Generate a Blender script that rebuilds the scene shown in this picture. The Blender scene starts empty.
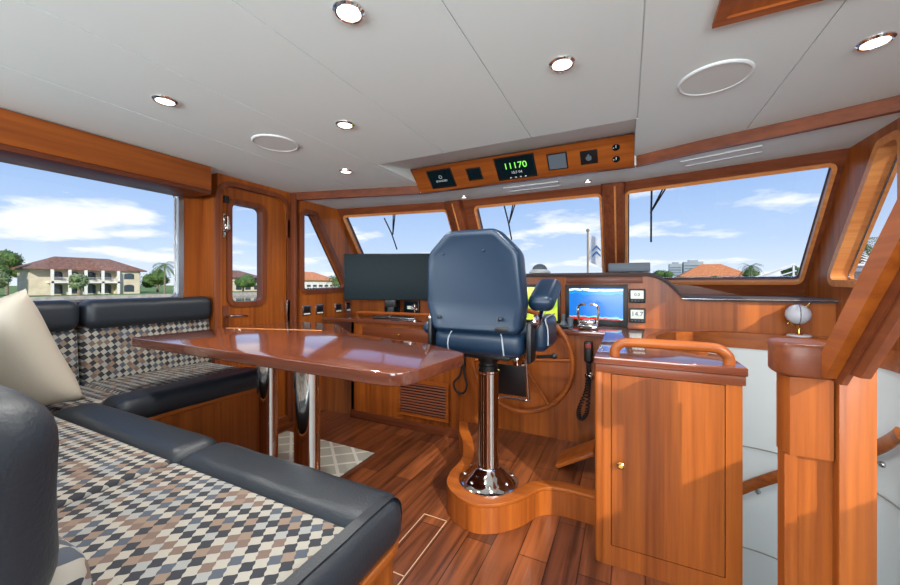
import bpy, bmesh, math, random
from mathutils import Vector, Matrix, geometry
R = math.radians
C = bpy.context.scene.collection
sc = bpy.context.scene
random.seed(7)

# ------------------------------------------------------------------ camera
cam_d = bpy.data.cameras.new('camera'); cam = bpy.data.objects.new('camera', cam_d); C.objects.link(cam)
cam_d.sensor_fit = 'HORIZONTAL'; cam_d.sensor_width = 36.0
cam_d.lens = 36.0 * 362.0 / 900.0
cam_d.shift_y = -8.5 / 900.0
cam_d.clip_start = 0.02; cam_d.clip_end = 3000
cam.location = (0, 0, 1.2)
cam.rotation_euler = (R(90), 0, R(26.05))
sc.camera = cam

# ------------------------------------------------------------------ world sky
w = bpy.data.worlds.new('sky'); sc.world = w; w.use_nodes = True
nt = w.node_tree; nt.nodes.clear(); N = nt.nodes; L = nt.links
tc = N.new('ShaderNodeTexCoord'); sep = N.new('ShaderNodeSeparateXYZ'); L.new(tc.outputs['Generated'], sep.inputs[0])
grad = N.new('ShaderNodeValToRGB'); L.new(sep.outputs[2], grad.inputs[0])
e = grad.color_ramp.elements
e[0].position = 0.0; e[0].color = (0.76, 0.84, 0.95, 1)
e[1].position = 0.55; e[1].color = (0.10, 0.26, 0.72, 1)
k = e.new(0.10); k.color = (0.50, 0.65, 0.90, 1)
k = e.new(0.28); k.color = (0.27, 0.45, 0.82, 1)
# cloud layer: direction projected on a high plane
mx = N.new('ShaderNodeMath'); mx.operation = 'MAXIMUM'; L.new(sep.outputs[2], mx.inputs[0]); mx.inputs[1].default_value = 0.0
ad = N.new('ShaderNodeMath'); ad.operation = 'ADD'; L.new(mx.outputs[0], ad.inputs[0]); ad.inputs[1].default_value = 0.14
dx = N.new('ShaderNodeMath'); dx.operation = 'DIVIDE'; L.new(sep.outputs[0], dx.inputs[0]); L.new(ad.outputs[0], dx.inputs[1])
dy = N.new('ShaderNodeMath'); dy.operation = 'DIVIDE'; L.new(sep.outputs[1], dy.inputs[0]); L.new(ad.outputs[0], dy.inputs[1])
cb = N.new('ShaderNodeCombineXYZ'); L.new(dx.outputs[0], cb.inputs[0]); L.new(dy.outputs[0], cb.inputs[1])
cb.inputs[2].default_value = 3.1
cn = N.new('ShaderNodeTexNoise'); cn.inputs['Scale'].default_value = 1.25; cn.inputs['Detail'].default_value = 8; cn.inputs['Roughness'].default_value = 0.52
L.new(cb.outputs[0], cn.inputs[0])
cr = N.new('ShaderNodeValToRGB'); L.new(cn.outputs[0], cr.inputs[0])
cr.color_ramp.elements[0].position = 0.525; cr.color_ramp.elements[0].color = (0, 0, 0, 1)
cr.color_ramp.elements[1].position = 0.62; cr.color_ramp.elements[1].color = (.95, .95, .95, 1)
mixc = N.new('ShaderNodeMixRGB'); L.new(cr.outputs[0], mixc.inputs[0]); L.new(grad.outputs[0], mixc.inputs[1]); mixc.inputs[2].default_value = (0.93, 0.95, 0.99, 1)
bg = N.new('ShaderNodeBackground'); L.new(mixc.outputs[0], bg.inputs[0]); bg.inputs[1].default_value = 1.0
wo = N.new('ShaderNodeOutputWorld'); L.new(bg.outputs[0], wo.inputs[0])

# ------------------------------------------------------------------ lights
def light(name, kind, loc, energy, direction=None, color=(1, 1, 1), size=None, size_y=None):
    d = bpy.data.lights.new(name, kind); d.energy = energy; d.color = color
    o = bpy.data.objects.new(name, d); C.objects.link(o); o.location = loc
    if direction: o.rotation_euler = Vector(direction).to_track_quat('-Z', 'Y').to_euler()
    if kind == 'AREA':
        d.shape = 'RECTANGLE'; d.size = size; d.size_y = size_y or size
    return o
sun = light('sun', 'SUN', (20, -20, 15), 4.0, (-0.60, 0.60, -0.44), (1, .93, .82)); sun.data.angle = R(0.6)
light('aft_fill_light', 'AREA', (-0.75, -2.3, 1.30), 120, (0, 1, .22), (.87, .95, 1), 3.0, 1.0)  # added area lamp by the aft wall, tilted up to brighten the ceiling
light('starboard_fill_light', 'AREA', (1.10, -0.9, 1.45), 48, (-1, .3, 0.45), (.87, .95, 1), 1.4, .7)  # added fill lamp out of view to starboard, aimed upward
light('port_fill_light', 'AREA', (-2.74, -1.3, 1.45), 26, (1, .4, 0.45), (.87, .95, 1), 1.4, .7)  # extra uplight added behind the camera on the port side

sc.view_settings.view_transform = 'Standard'; sc.view_settings.look = 'None'
sc.view_settings.gamma = 1.0; sc.view_settings.use_curve_mapping = False
sc.view_settings.exposure = 0.28

# ------------------------------------------------------------------ materials
def srgb(r, g, b):
    f = lambda c: ((c/255)/12.92 if c/255 <= .04045 else ((c/255+.055)/1.055)**2.4)
    return (f(r), f(g), f(b), 1)
def mat(name, col, rough=.5, metal=0, coat=0, spec=.5, emit=None, es=1, bump=0, bscale=60):
    m = bpy.data.materials.new(name); m.use_nodes = True
    n = m.node_tree.nodes; l = m.node_tree.links; p = n['Principled BSDF']
    p.inputs['Base Color'].default_value = col; p.inputs['Roughness'].default_value = rough
    p.inputs['Metallic'].default_value = metal; p.inputs['Coat Weight'].default_value = coat
    p.inputs['Coat Roughness'].default_value = .08
    p.inputs['Specular IOR Level'].default_value = spec
    if emit: p.inputs['Emission Color'].default_value = emit; p.inputs['Emission Strength'].default_value = es
    t = n.new('ShaderNodeTexCoord'); ns = n.new('ShaderNodeTexNoise'); ns.inputs['Scale'].default_value = bscale
    ns.inputs['Detail'].default_value = 4
    l.new(t.outputs['Object'], ns.inputs[0])
    if bump:
        b = n.new('ShaderNodeBump'); b.inputs['Strength'].default_value = bump; b.inputs['Distance'].default_value = .004
        l.new(ns.outputs[0], b.inputs['Height']); l.new(b.outputs[0], p.inputs['Normal'])
    else:
        mr = n.new('ShaderNodeMapRange'); mr.inputs['To Min'].default_value = max(0, rough-.03); mr.inputs['To Max'].default_value = rough+.03
        l.new(ns.outputs[0], mr.inputs[0]); l.new(mr.outputs[0], p.inputs['Roughness'])
    return m
def wood(name, c1, c2, axis='z', rough=.40, coat=.05, board=0, baxis='x'):
    """streaky veneer: noise stretched along the grain axis, optional board-to-board tone shift"""
    m = bpy.data.materials.new(name); m.use_nodes = True
    n = m.node_tree.nodes; l = m.node_tree.links; p = n['Principled BSDF']
    t = n.new('ShaderNodeTexCoord'); mp = n.new('ShaderNodeMapping'); l.new(t.outputs['Object'], mp.inputs[0])
    s = {'x': (1.2, 38, 38), 'y': (38, 1.2, 38), 'z': (38, 38, 1.2)}[axis]
    mp.inputs['Scale'].default_value = s
    a = n.new('ShaderNodeTexNoise'); a.inputs['Scale'].default_value = 1; a.inputs['Detail'].default_value = 5; a.inputs['Roughness'].default_value = .6
    l.new(mp.outputs[0], a.inputs[0])
    m2 = n.new('ShaderNodeMapping'); l.new(t.outputs['Object'], m2.inputs[0]); m2.inputs['Scale'].default_value = tuple(k*.16 for k in s)
    b = n.new('ShaderNodeTexNoise'); b.inputs['Scale'].default_value = 1; b.inputs['Detail'].default_value = 2
    l.new(m2.outputs[0], b.inputs[0])
    ad = n.new('ShaderNodeMath'); ad.operation = 'ADD'; l.new(a.outputs[0], ad.inputs[0]); l.new(b.outputs[0], ad.inputs[1])
    ml = n.new('ShaderNodeMath'); ml.operation = 'MULTIPLY'; l.new(ad.outputs[0], ml.inputs[0]); ml.inputs[1].default_value = .5
    r = n.new('ShaderNodeValToRGB'); l.new(ml.outputs[0], r.inputs[0])
    r.color_ramp.elements[0].position = .34; r.color_ramp.elements[0].color = c2
    r.color_ramp.elements[1].position = .64; r.color_ramp.elements[1].color = c1
    col = r.outputs[0]
    if board:
        sp = n.new('ShaderNodeSeparateXYZ'); l.new(t.outputs['Object'], sp.inputs[0])
        dv = n.new('ShaderNodeMath'); dv.operation = 'DIVIDE'; l.new(sp.outputs['xyz'.index(baxis)], dv.inputs[0]); dv.inputs[1].default_value = board
        fl = n.new('ShaderNodeMath'); fl.operation = 'FLOOR'; l.new(dv.outputs[0], fl.inputs[0])
        wn = n.new('ShaderNodeTexWhiteNoise'); wn.noise_dimensions = '1D'; l.new(fl.outputs[0], wn.inputs['W'])
        mr = n.new('ShaderNodeMapRange'); l.new(wn.outputs[0], mr.inputs[0]); mr.inputs['To Min'].default_value = .8; mr.inputs['To Max'].default_value = 1.15
        hs = n.new('ShaderNodeHueSaturation'); l.new(mr.outputs[0], hs.inputs['Value']); l.new(col, hs.inputs['Color'])
        col = hs.outputs[0]
    l.new(col, p.inputs['Base Color'])
    p.inputs['Roughness'].default_value = rough; p.inputs['Coat Weight'].default_value = coat; p.inputs['Coat Roughness'].default_value = .08
    p.inputs['Specular IOR Level'].default_value = .35
    return m
W1, W2 = srgb(172, 93, 32), srgb(114, 53, 17)
WD1, WD2 = srgb(130, 70, 40), srgb(88, 42, 24)
M = {}
for ax in 'xyz':
    M['wood_'+ax] = wood('cherry_'+ax, W1, W2, ax)
    M['dark_'+ax] = wood('dark_cherry_'+ax, WD1, WD2, ax)
M['panel'] = wood('cherry_boards', W1, W2, 'z', board=.17, baxis='x')
M['panel_y'] = wood('cherry_boards_side', W1, W2, 'z', board=.17, baxis='y')
M['table'] = wood('table_top_gloss', srgb(120, 66, 46), srgb(92, 48, 34), 'x', rough=.14, coat=.9)
M['honey'] = wood('honey_edge', srgb(216, 146, 84), srgb(184, 108, 54), 'x')
M['white'] = mat('ceiling_white_vinyl', srgb(222, 234, 232), .55, bump=.05, bscale=300)
M['white2'] = mat('white_panel', srgb(216, 222, 222), .5, bump=.05, bscale=300)
M['seam'] = mat('seam_grey', srgb(150, 148, 142), .6)
M['leather'] = mat('navy_black_leather', srgb(36, 42, 48), .42, bump=.22, bscale=180)
M['blue'] = mat('blue_vinyl', srgb(20, 44, 66), .34, bump=.12, bscale=220)
M['pipe'] = mat('pale_piping', srgb(180, 190, 200), .5)
M['chrome'] = mat('polished_steel', srgb(225, 222, 218), .06, 1)
M['steel'] = mat('brushed_steel', srgb(190, 190, 190), .25, 1)
M['brass'] = mat('brass', srgb(215, 170, 90), .2, 1)
M['black'] = mat('black_plastic', srgb(20, 22, 24), .4)
M['screen_off'] = mat('dark_screen_glass', srgb(12, 28, 33), .28, spec=.06)
M['rubber'] = mat('black_rubber', srgb(16, 16, 17), .7)
M['grey'] = mat('grey_plastic', srgb(96, 108, 118), .5)
M['browcover'] = mat('dash_cover_taupe', srgb(78, 66, 62), .6, bump=.2, bscale=200)
M['pillow'] = mat('champagne_satin', srgb(176, 166, 150), .45, bump=.1, bscale=120)
M['lamp'] = mat('lamp_lens', (1, 1, 1, 1), .4, emit=(1, .93, .82, 1), es=2.2)
M['grille'] = mat('speaker_grille', srgb(206, 212, 210), .8, bump=.2, bscale=500)
M['paper'] = mat('globe_silver', srgb(190, 192, 200), .4)
def glass():
    m = bpy.data.materials.new('window_glass'); m.use_nodes = True
    n = m.node_tree.nodes; l = m.node_tree.links; n.clear()
    t = n.new('ShaderNodeBsdfTransparent'); t.inputs[0].default_value = (.97, .98, .98, 1)
    g = n.new('ShaderNodeBsdfGlossy'); g.inputs['Roughness'].default_value = .02
    lw = n.new('ShaderNodeLayerWeight'); lw.inputs[0].default_value = .5
    pw = n.new('ShaderNodeMath'); pw.operation = 'POWER'; l.new(lw.outputs['Facing'], pw.inputs[0]); pw.inputs[1].default_value = 4
    f = n.new('ShaderNodeMath'); f.operation = 'MULTIPLY_ADD'; l.new(pw.outputs[0], f.inputs[0]); f.inputs[1].default_value = .3; f.inputs[2].default_value = .02
    x = n.new('ShaderNodeMixShader'); o = n.new('ShaderNodeOutputMaterial')
    l.new(f.outputs[0], x.inputs[0]); l.new(t.outputs[0], x.inputs[1]); l.new(g.outputs[0], x.inputs[2]); l.new(x.outputs[0], o.inputs[0])
    return m
M['glass'] = glass()

def fabric(name, a, b):
    """ogee / leaf weave: staggered rows of dark leaves alternating with cream, tan and grey ones"""
    m = bpy.data.materials.new(name); m.use_nodes = True
    n = m.node_tree.nodes; l = m.node_tree.links; p = n['Principled BSDF']
    def mt(op, x, y=None):
        k = n.new('ShaderNodeMath'); k.operation = op
        for i, v in enumerate((x, y)):
            if v is None: continue
            if isinstance(v, (int, float)): k.inputs[i].default_value = v
            else: l.new(v, k.inputs[i])
        return k.outputs[0]
    t = n.new('ShaderNodeTexCoord'); sp = n.new('ShaderNodeSeparateXYZ'); l.new(t.outputs['Object'], sp.inputs[0])
    u = mt('MULTIPLY', sp.outputs[a], 1/.033); v = mt('MULTIPLY', sp.outputs[b], 1/.036)
    wob = mt('MULTIPLY', mt('SINE', mt('MULTIPLY', v, 4*math.pi)), .05)
    u2 = mt('ADD', u, wob)
    p1 = mt('FLOOR', mt('ADD', u2, v)); p2 = mt('FLOOR', mt('SUBTRACT', u2, v))
    row = mt('SUBTRACT', p1, p2); col = mt('ADD', p1, p2)
    par = mt('FLOORED_MODULO', row, 2)
    wn = n.new('ShaderNodeTexWhiteNoise'); wn.noise_dimensions = '2D'
    c = n.new('ShaderNodeCombineXYZ'); l.new(row, c.inputs[0]); l.new(col, c.inputs[1]); l.new(c.outputs[0], wn.inputs['Vector'])
    dk = n.new('ShaderNodeValToRGB'); dk.color_ramp.interpolation = 'CONSTANT'; l.new(wn.outputs[0], dk.inputs[0])
    e = dk.color_ramp.elements; e[0].color = srgb(44, 46, 52); e[1].position = .62; e[1].color = srgb(74, 80, 90)
    k = e.new(.80); k.color = srgb(112, 92, 82)
    lt = n.new('ShaderNodeValToRGB'); lt.color_ramp.interpolation = 'CONSTANT'; l.new(wn.outputs[0], lt.inputs[0])
    e = lt.color_ramp.elements; e[0].color = srgb(162, 156, 144); e[1].position = .6; e[1].color = srgb(146, 146, 142)
    k = e.new(.8); k.color = srgb(132, 112, 96)
    mx = n.new('ShaderNodeMixRGB'); l.new(par, mx.inputs[0]); l.new(dk.outputs[0], mx.inputs[1]); l.new(lt.outputs[0], mx.inputs[2])
    l.new(mx.outputs[0], p.inputs['Base Color']); p.inputs['Roughness'].default_value = .85
    ns = n.new('ShaderNodeTexNoise'); ns.inputs['Scale'].default_value = 400; l.new(t.outputs['Object'], ns.inputs[0])
    bp = n.new('ShaderNodeBump'); bp.inputs['Strength'].default_value = .2; bp.inputs['Distance'].default_value = .003
    l.new(ns.outputs[0], bp.inputs['Height']); l.new(bp.outputs[0], p.inputs['Normal'])
    return m
M['fab_xy'] = fabric('leaf_weave_seat', 0, 1)
M['fab_yz'] = fabric('leaf_weave_back', 1, 2)
M['fab_xz'] = fabric('leaf_weave_aft_back', 0, 2)

def floor_mat():
    m = bpy.data.materials.new('cabin_sole_planks'); m.use_nodes = True
    n = m.node_tree.nodes; l = m.node_tree.links; p = n['Principled BSDF']
    t = n.new('ShaderNodeTexCoord'); mp = n.new('ShaderNodeMapping'); l.new(t.outputs['Object'], mp.inputs[0])
    mp.inputs['Rotation'].default_value = (0, 0, R(90))
    br = n.new('ShaderNodeTexBrick'); l.new(mp.outputs[0], br.inputs[0]); br.offset = .37
    br.inputs['Scale'].default_value = 1; br.inputs['Brick Width'].default_value = .82; br.inputs['Row Height'].default_value = .125
    br.inputs['Mortar Size'].default_value = .0022; br.inputs['Mortar Smooth'].default_value = .1
    br.inputs['Color1'].default_value = srgb(150, 84, 46); br.inputs['Color2'].default_value = srgb(98, 52, 32)
    br.inputs['Mortar'].default_value = srgb(44, 20, 12)
    m2 = n.new('ShaderNodeMapping'); l.new(t.outputs['Object'], m2.inputs[0]); m2.inputs['Scale'].default_value = (26, 1.6, 1)
    ns = n.new('ShaderNodeTexNoise'); l.new(m2.outputs[0], ns.inputs[0]); ns.inputs['Scale'].default_value = 1.2; ns.inputs['Detail'].default_value = 6; ns.inputs['Distortion'].default_value = .7
    r = n.new('ShaderNodeValToRGB'); l.new(ns.outputs[0], r.inputs[0])
    r.color_ramp.elements[0].position = .3; r.color_ramp.elements[0].color = (.20, .17, .15, 1)
    r.color_ramp.elements[1].position = .62; r.color_ramp.elements[1].color = (1, 1, 1, 1)
    mx = n.new('ShaderNodeMixRGB'); mx.blend_type = 'MULTIPLY'; mx.inputs[0].default_value = .85
    l.new(br.outputs[0], mx.inputs[1]); l.new(r.outputs[0], mx.inputs[2]); l.new(mx.outputs[0], p.inputs['Base Color'])
    p.inputs['Roughness'].default_value = .30; p.inputs['Coat Weight'].default_value = .35; p.inputs['Coat Roughness'].default_value = .12
    return m
M['floor'] = floor_mat()

def rug_mat():
    m = bpy.data.materials.new('rug_trellis'); m.use_nodes = True
    n = m.node_tree.nodes; l = m.node_tree.links; p = n['Principled BSDF']
    def mt(op, x, y=None):
        k = n.new('ShaderNodeMath'); k.operation = op
        for i, v in enumerate((x, y)):
            if v is None: continue
            if isinstance(v, (int, float)): k.inputs[i].default_value = v
            else: l.new(v, k.inputs[i])
        return k.outputs[0]
    t = n.new('ShaderNodeTexCoord'); sp = n.new('ShaderNodeSeparateXYZ'); l.new(t.outputs['Object'], sp.inputs[0])
    u = mt('MULTIPLY', sp.outputs[0], 1/.21); v = mt('MULTIPLY', sp.outputs[1], 1/.18)
    f1 = mt('ABSOLUTE', mt('SUBTRACT', mt('FRACT', mt('ADD', u, v)), .5)); f2 = mt('ABSOLUTE', mt('SUBTRACT', mt('FRACT', mt('SUBTRACT', u, v)), .5))
    g = mt('LESS_THAN', mt('MINIMUM', f1, f2), .075)
    mx = n.new('ShaderNodeMixRGB'); l.new(g, mx.inputs[0]); mx.inputs[1].default_value = srgb(178, 176, 160); mx.inputs[2].default_value = srgb(222, 218, 204)
    l.new(mx.outputs[0], p.inputs['Base Color']); p.inputs['Roughness'].default_value = .95
    return m
M['rug'] = rug_mat()

def chart_mat(name, mode):
    m = bpy.data.materials.new(name); m.use_nodes = True
    n = m.node_tree.nodes; l = m.node_tree.links; p = n['Principled BSDF']
    t = n.new('ShaderNodeTexCoord'); ns = n.new('ShaderNodeTexNoise'); l.new(t.outputs['Object'], ns.inputs[0])
    ns.inputs['Scale'].default_value = 9; ns.inputs['Detail'].default_value = 5
    sp = n.new('ShaderNodeSeparateXYZ'); l.new(t.outputs['Object'], sp.inputs[0])
    r = n.new('ShaderNodeValToRGB'); r.color_ramp.interpolation = 'CONSTANT'; e = r.color_ramp.elements
    if mode == 'blue':   # sounder: pale surface line on top, blue water, red bottom
        ml = n.new('ShaderNodeMath'); ml.operation = 'MULTIPLY_ADD'; l.new(ns.outputs[0], ml.inputs[0]); ml.inputs[1].default_value = .07; l.new(sp.outputs[2], ml.inputs[2])
        l.new(ml.outputs[0], r.inputs[0])
        e[0].color = srgb(22, 26, 34); e[1].position = .068; e[1].color = srgb(206, 40, 30)
        for q, c in ((.092, (60, 210, 225)), (.10, (20, 105, 190)), (.262, (26, 130, 210)), (.29, (225, 240, 245)), (.305, (25, 110, 200))):
            k = e.new(q); k.color = srgb(*c)
    else:
        l.new(ns.outputs[0], r.inputs[0])
        e[0].color = srgb(150, 190, 60); e[1].position = .47; e[1].color = srgb(190, 205, 70)
        for q, c in ((.56, (215, 215, 90)), (.63, (120, 200, 190))):
            k = e.new(q); k.color = srgb(*c)
    l.new(r.outputs[0], p.inputs['Base Color']); l.new(r.outputs[0], p.inputs['Emission Color']); p.inputs['Emission Strength'].default_value = .75
    p.inputs['Roughness'].default_value = .2
    return m
M['sounder'] = chart_mat('sounder_screen', 'blue'); M['chart'] = chart_mat('chart_screen', 'green')
M['green_led'] = mat('green_digits', srgb(30, 120, 40), .4, emit=srgb(140, 235, 90), es=1.1)
M['lcd'] = mat('grey_lcd', srgb(196, 200, 190), .3, emit=srgb(200, 204, 194), es=.35)
M['ink'] = mat('white_print', srgb(220, 222, 225), .5)

# ------------------------------------------------------------------ mesh helpers
def NB(): return bmesh.new()
def merge(bm, other):
    me = bpy.data.meshes.new('t'); other.to_mesh(me); other.free(); bm.from_mesh(me); bpy.data.meshes.remove(me)
def box(bm, x0, x1, y0, y1, z0, z1, bev=0, seg=2, rot=None, piv=None):
    b = NB(); bmesh.ops.create_cube(b, size=1)
    for v in b.verts: v.co = Vector(((x0+x1)/2+v.co.x*(x1-x0), (y0+y1)/2+v.co.y*(y1-y0), (z0+z1)/2+v.co.z*(z1-z0)))
    if bev: bmesh.ops.bevel(b, geom=b.edges[:], offset=bev, segments=seg, affect='EDGES', profile=.5)
    if rot:
        c = Vector(piv or ((x0+x1)/2, (y0+y1)/2, (z0+z1)/2))
        bmesh.ops.transform(b, matrix=Matrix.Translation(c) @ rot @ Matrix.Translation(-c), verts=b.verts)
    merge(bm, b); return bm
def RX(a): return Matrix.Rotation(R(a), 4, 'X')
def RY(a): return Matrix.Rotation(R(a), 4, 'Y')
def RZ(a): return Matrix.Rotation(R(a), 4, 'Z')
def rpoly(pts, r, n=6):
    out = []; m = len(pts)
    for i, p in enumerate(pts):
        rr = r[i] if isinstance(r, (list, tuple)) else r
        p = Vector(p); a = Vector(pts[i-1])-p; b = Vector(pts[(i+1) % m])-p
        if rr <= 0: out.append(tuple(p)); continue
        an = a.angle(b); d = min(rr/math.tan(an/2), a.length*.49, b.length*.49)
        A = p+a.normalized()*d; B = p+b.normalized()*d
        for k in range(n+1):
            t = k/n; q = (1-t)**2*A+2*t*(1-t)*p+t*t*B; out.append(tuple(q))
    return out
def slab(bm, outer, holes, f, th):
    """flat panel with holes; f(s,t)->3D, thickness th along the panel normal"""
    loops = [outer]+list(holes); flat = [p for lp in loops for p in lp]
    tris = geometry.tessellate_polygon([[Vector((p[0], p[1], 0)) for p in lp] for lp in loops])
    o = Vector(f(0, 0)); n = (Vector(f(1, 0))-o).cross(Vector(f(0, 1))-o).normalized()
    A = [bm.verts.new(Vector(f(*p))) for p in flat]; B = [bm.verts.new(Vector(f(*p))+n*th) for p in flat]
    for t in tris:
        try: bm.faces.new([A[i] for i in t]); bm.faces.new([B[i] for i in reversed(t)])
        except ValueError: pass
    k = 0
    for lp in loops:
        m = len(lp)
        for i in range(m):
            j = (i+1) % m
            try: bm.faces.new([A[k+i], A[k+j], B[k+j], B[k+i]])
            except ValueError: pass
        k += m
    bmesh.ops.recalc_face_normals(bm, faces=bm.faces); return bm
def fXY(z): return lambda s, t: (s, t, z)
def fXZ(y): return lambda s, t: (s, y, t)     # normal -Y
def fYZ(x): return lambda s, t: (x, s, t)     # normal +X
def prism(bm, pts, z0, z1, bev=0):
    b = NB(); vs = [b.verts.new((p[0], p[1], z0)) for p in pts]; fc = b.faces.new(vs)
    r = bmesh.ops.extrude_face_region(b, geom=[fc])
    for v in r['geom']:
        if isinstance(v, bmesh.types.BMVert): v.co.z = z1
    bmesh.ops.recalc_face_normals(b, faces=b.faces)
    if bev:
        ed = [e for e in b.edges if abs(e.verts[0].co.z-e.verts[1].co.z) < 1e-6]
        bmesh.ops.bevel(b, geom=ed, offset=bev, segments=3, affect='EDGES', profile=.5)
    merge(bm, b); return bm
def catmull(P, n=8, closed=False):
    P = [Vector(p) for p in P]; m = len(P); out = []
    for i in range(m if closed else m-1):
        a = P[i-1] if (closed or i > 0) else P[0]; b = P[i]; c = P[(i+1) % m]; d = P[(i+2) % m] if (closed or i+2 < m) else P[-1]
        for k in range(n):
            t = k/n; out.append(.5*((2*b)+(c-a)*t+(2*a-5*b+4*c-d)*t*t+(3*b-a-3*c+d)*t**3))
    if not closed: out.append(P[-1])
    return out
def tube(bm, pts, r, seg=10, closed=False, sx=1, sy=1, up=None):
    P = [Vector(p) for p in pts]; m = len(P); rings = []
    T = []
    for i in range(m):
        a = P[(i-1) % m] if (closed or i > 0) else P[i]; b = P[(i+1) % m] if (closed or i < m-1) else P[i]
        T.append((b-a).normalized())
    u = Vector(up) if up else (Vector((0, 0, 1)) if abs(T[0].z) < .9 else Vector((1, 0, 0)))
    for i in range(m):
        rr = r[i] if isinstance(r, (list, tuple)) else r
        if up: u = Vector(up)
        s = T[i].cross(u).normalized(); u = s.cross(T[i]).normalized()
        rings.append([bm.verts.new(P[i]+(s*math.cos(2*math.pi*k/seg)*sx+u*math.sin(2*math.pi*k/seg)*sy)*rr) for k in range(seg)])
    for i in range(m if closed else m-1):
        A = rings[i]; B = rings[(i+1) % m]
        for k in range(seg): bm.faces.new([A[k], A[(k+1) % seg], B[(k+1) % seg], B[k]])
    if not closed: bm.faces.new(rings[0][::-1]); bm.faces.new(rings[-1])
    return bm
def lathe(bm, c, prof, seg=28, mtx=None):
    b = NB(); rings = []
    for r, z in prof:
        r = max(r, 1e-4); rings.append([b.verts.new((r*math.cos(2*math.pi*k/seg), r*math.sin(2*math.pi*k/seg), z)) for k in range(seg)])
    for A, B in zip(rings, rings[1:]):
        for k in range(seg): b.faces.new([A[k], A[(k+1) % seg], B[(k+1) % seg], B[k]])
    b.faces.new(rings[0][::-1]); b.faces.new(rings[-1])
    bmesh.ops.recalc_face_normals(b, faces=b.faces)
    bmesh.ops.transform(b, matrix=Matrix.Translation(c) @ (mtx or Matrix()), verts=b.verts)
    merge(bm, b); return bm
def sphere(bm, c, rx, ry=None, rz=None, seg=16, mtx=None):
    b = NB(); bmesh.ops.create_uvsphere(b, u_segments=seg, v_segments=max(6, seg//2), radius=1)
    S = Matrix.Diagonal((rx, ry or rx, rz or rx, 1))
    bmesh.ops.transform(b, matrix=Matrix.Translation(c) @ (mtx or Matrix()) @ S, verts=b.verts)
    merge(bm, b); return bm
def circ(cx, cy, r, n=24, a0=0, a1=360, ry=None):
    full = abs(a1-a0) == 360; m = n if full else n+1
    return [(cx+r*math.cos(R(a0+(a1-a0)*i/n)), cy+(ry or r)*math.sin(R(a0+(a1-a0)*i/n))) for i in range(m)]

def tag(o, label=None, cat=None, group=None, kind=None):
    if label: o['label'] = label
    if cat: o['category'] = cat
    if group: o['group'] = group
    if kind: o['kind'] = kind
    return o
def obj(name, bm, m, parent=None, smooth=True, base=None, ang=35):
    """link a world-coordinate bmesh as one object; origin at its base (or at its root thing)"""
    if parent is not None:
        r = parent
        while r.parent: r = r.parent
        org = Vector(r.location)
    else:
        xs = [v.co for v in bm.verts]
        org = Vector(base) if base else Vector((sum(v.x for v in xs)/len(xs), sum(v.y for v in xs)/len(xs), min(v.z for v in xs)))
    bmesh.ops.translate(bm, vec=-org, verts=bm.verts)
    bmesh.ops.recalc_face_normals(bm, faces=bm.faces)
    me = bpy.data.meshes.new(name); bm.to_mesh(me); bm.free()
    if smooth:
        for p in me.polygons: p.use_smooth = True
        me.set_sharp_from_angle(angle=R(ang))
    me.materials.append(M[m] if isinstance(m, str) else m)
    o = bpy.data.objects.new(name, me); C.objects.link(o)
    if parent is not None: o.parent = parent
    else: o.location = org
    return o
def thing(name, label, cat, loc, group=None):
    o = bpy.data.objects.new(name, None); C.objects.link(o); o.location = loc; o.empty_display_size = .1
    return tag(o, label, cat, group)
def struct(name, bm, m, parent=None, **k):
    o = obj(name, bm, m, parent, **k)
    if parent is None: o['kind'] = 'structure'
    return o
def sthing(name, loc):
    o = bpy.data.objects.new(name, None); C.objects.link(o); o.location = loc; o['kind'] = 'structure'; return o
def dup(root, loc, label=None, group=None):
    r = root.copy(); C.objects.link(r); r.location = loc
    if label: r['label'] = label
    if group: r['group'] = group
    def rec(a, b):
        for ch in list(a.children):
            c = ch.copy(); C.objects.link(c); c.parent = b; rec(ch, c)
    rec(root, r); return r
def text(name, body, size, loc, rot, m, parent, ext=.0008):
    cu = bpy.data.curves.new(name, 'FONT'); cu.body = body; cu.size = size; cu.extrude = ext; cu.align_x = 'CENTER'; cu.align_y = 'CENTER'
    t = bpy.data.objects.new('t', cu); C.objects.link(t)
    bpy.context.view_layer.update()
    me = bpy.data.meshes.new_from_object(t.evaluated_get(bpy.context.evaluated_depsgraph_get()))
    bpy.data.objects.remove(t); me.materials.clear(); me.materials.append(M[m])
    bm = NB(); bm.from_mesh(me); bpy.data.meshes.remove(me)
    bmesh.ops.transform(bm, matrix=Matrix.Translation(loc) @ rot, verts=bm.verts)
    return obj(name, bm, m, parent, smooth=False)

MID = -0.75                       # the boat's centreline
def mir(x): return 2*MID-x
H = 2.0                           # headroom
WC = (.62, 2.35); WR = .50        # stair well arc

# ================================================================== STRUCTURE
# floor
b = NB()
fl = [(-2.85, -2.4), (1.15, -2.4), (1.15, .2), (.40, .2), (.40, 1.80), (-.12, 1.80), (-.12, 2.58), (-2.62, 2.58), (-2.62, 1.62), (-2.85, 1.62)]
slab(b, fl, [], fXY(-.06), .06); struct('floor', b, 'floor', smooth=False)
b = NB()   # thin pale inlay round the engine hatch, and door sill
for x0, x1, y0, y1 in ((-.952, -.948, 1.0, 1.64), (-.952, -.818, 1.637, 1.641), (-.952, -.818, 1.25, 1.254), (-.822, -.818, 1.0, 1.64)):
    box(b, x0, x1, y0, y1, -.002, .0009)
M['inlay'] = mat('pale_inlay', srgb(205, 168, 138), .5)
tag(obj('hatch_inlay', b, 'inlay', smooth=False), 'pale inlay line around the floor hatch beside the settee end', 'inlay')
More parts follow.
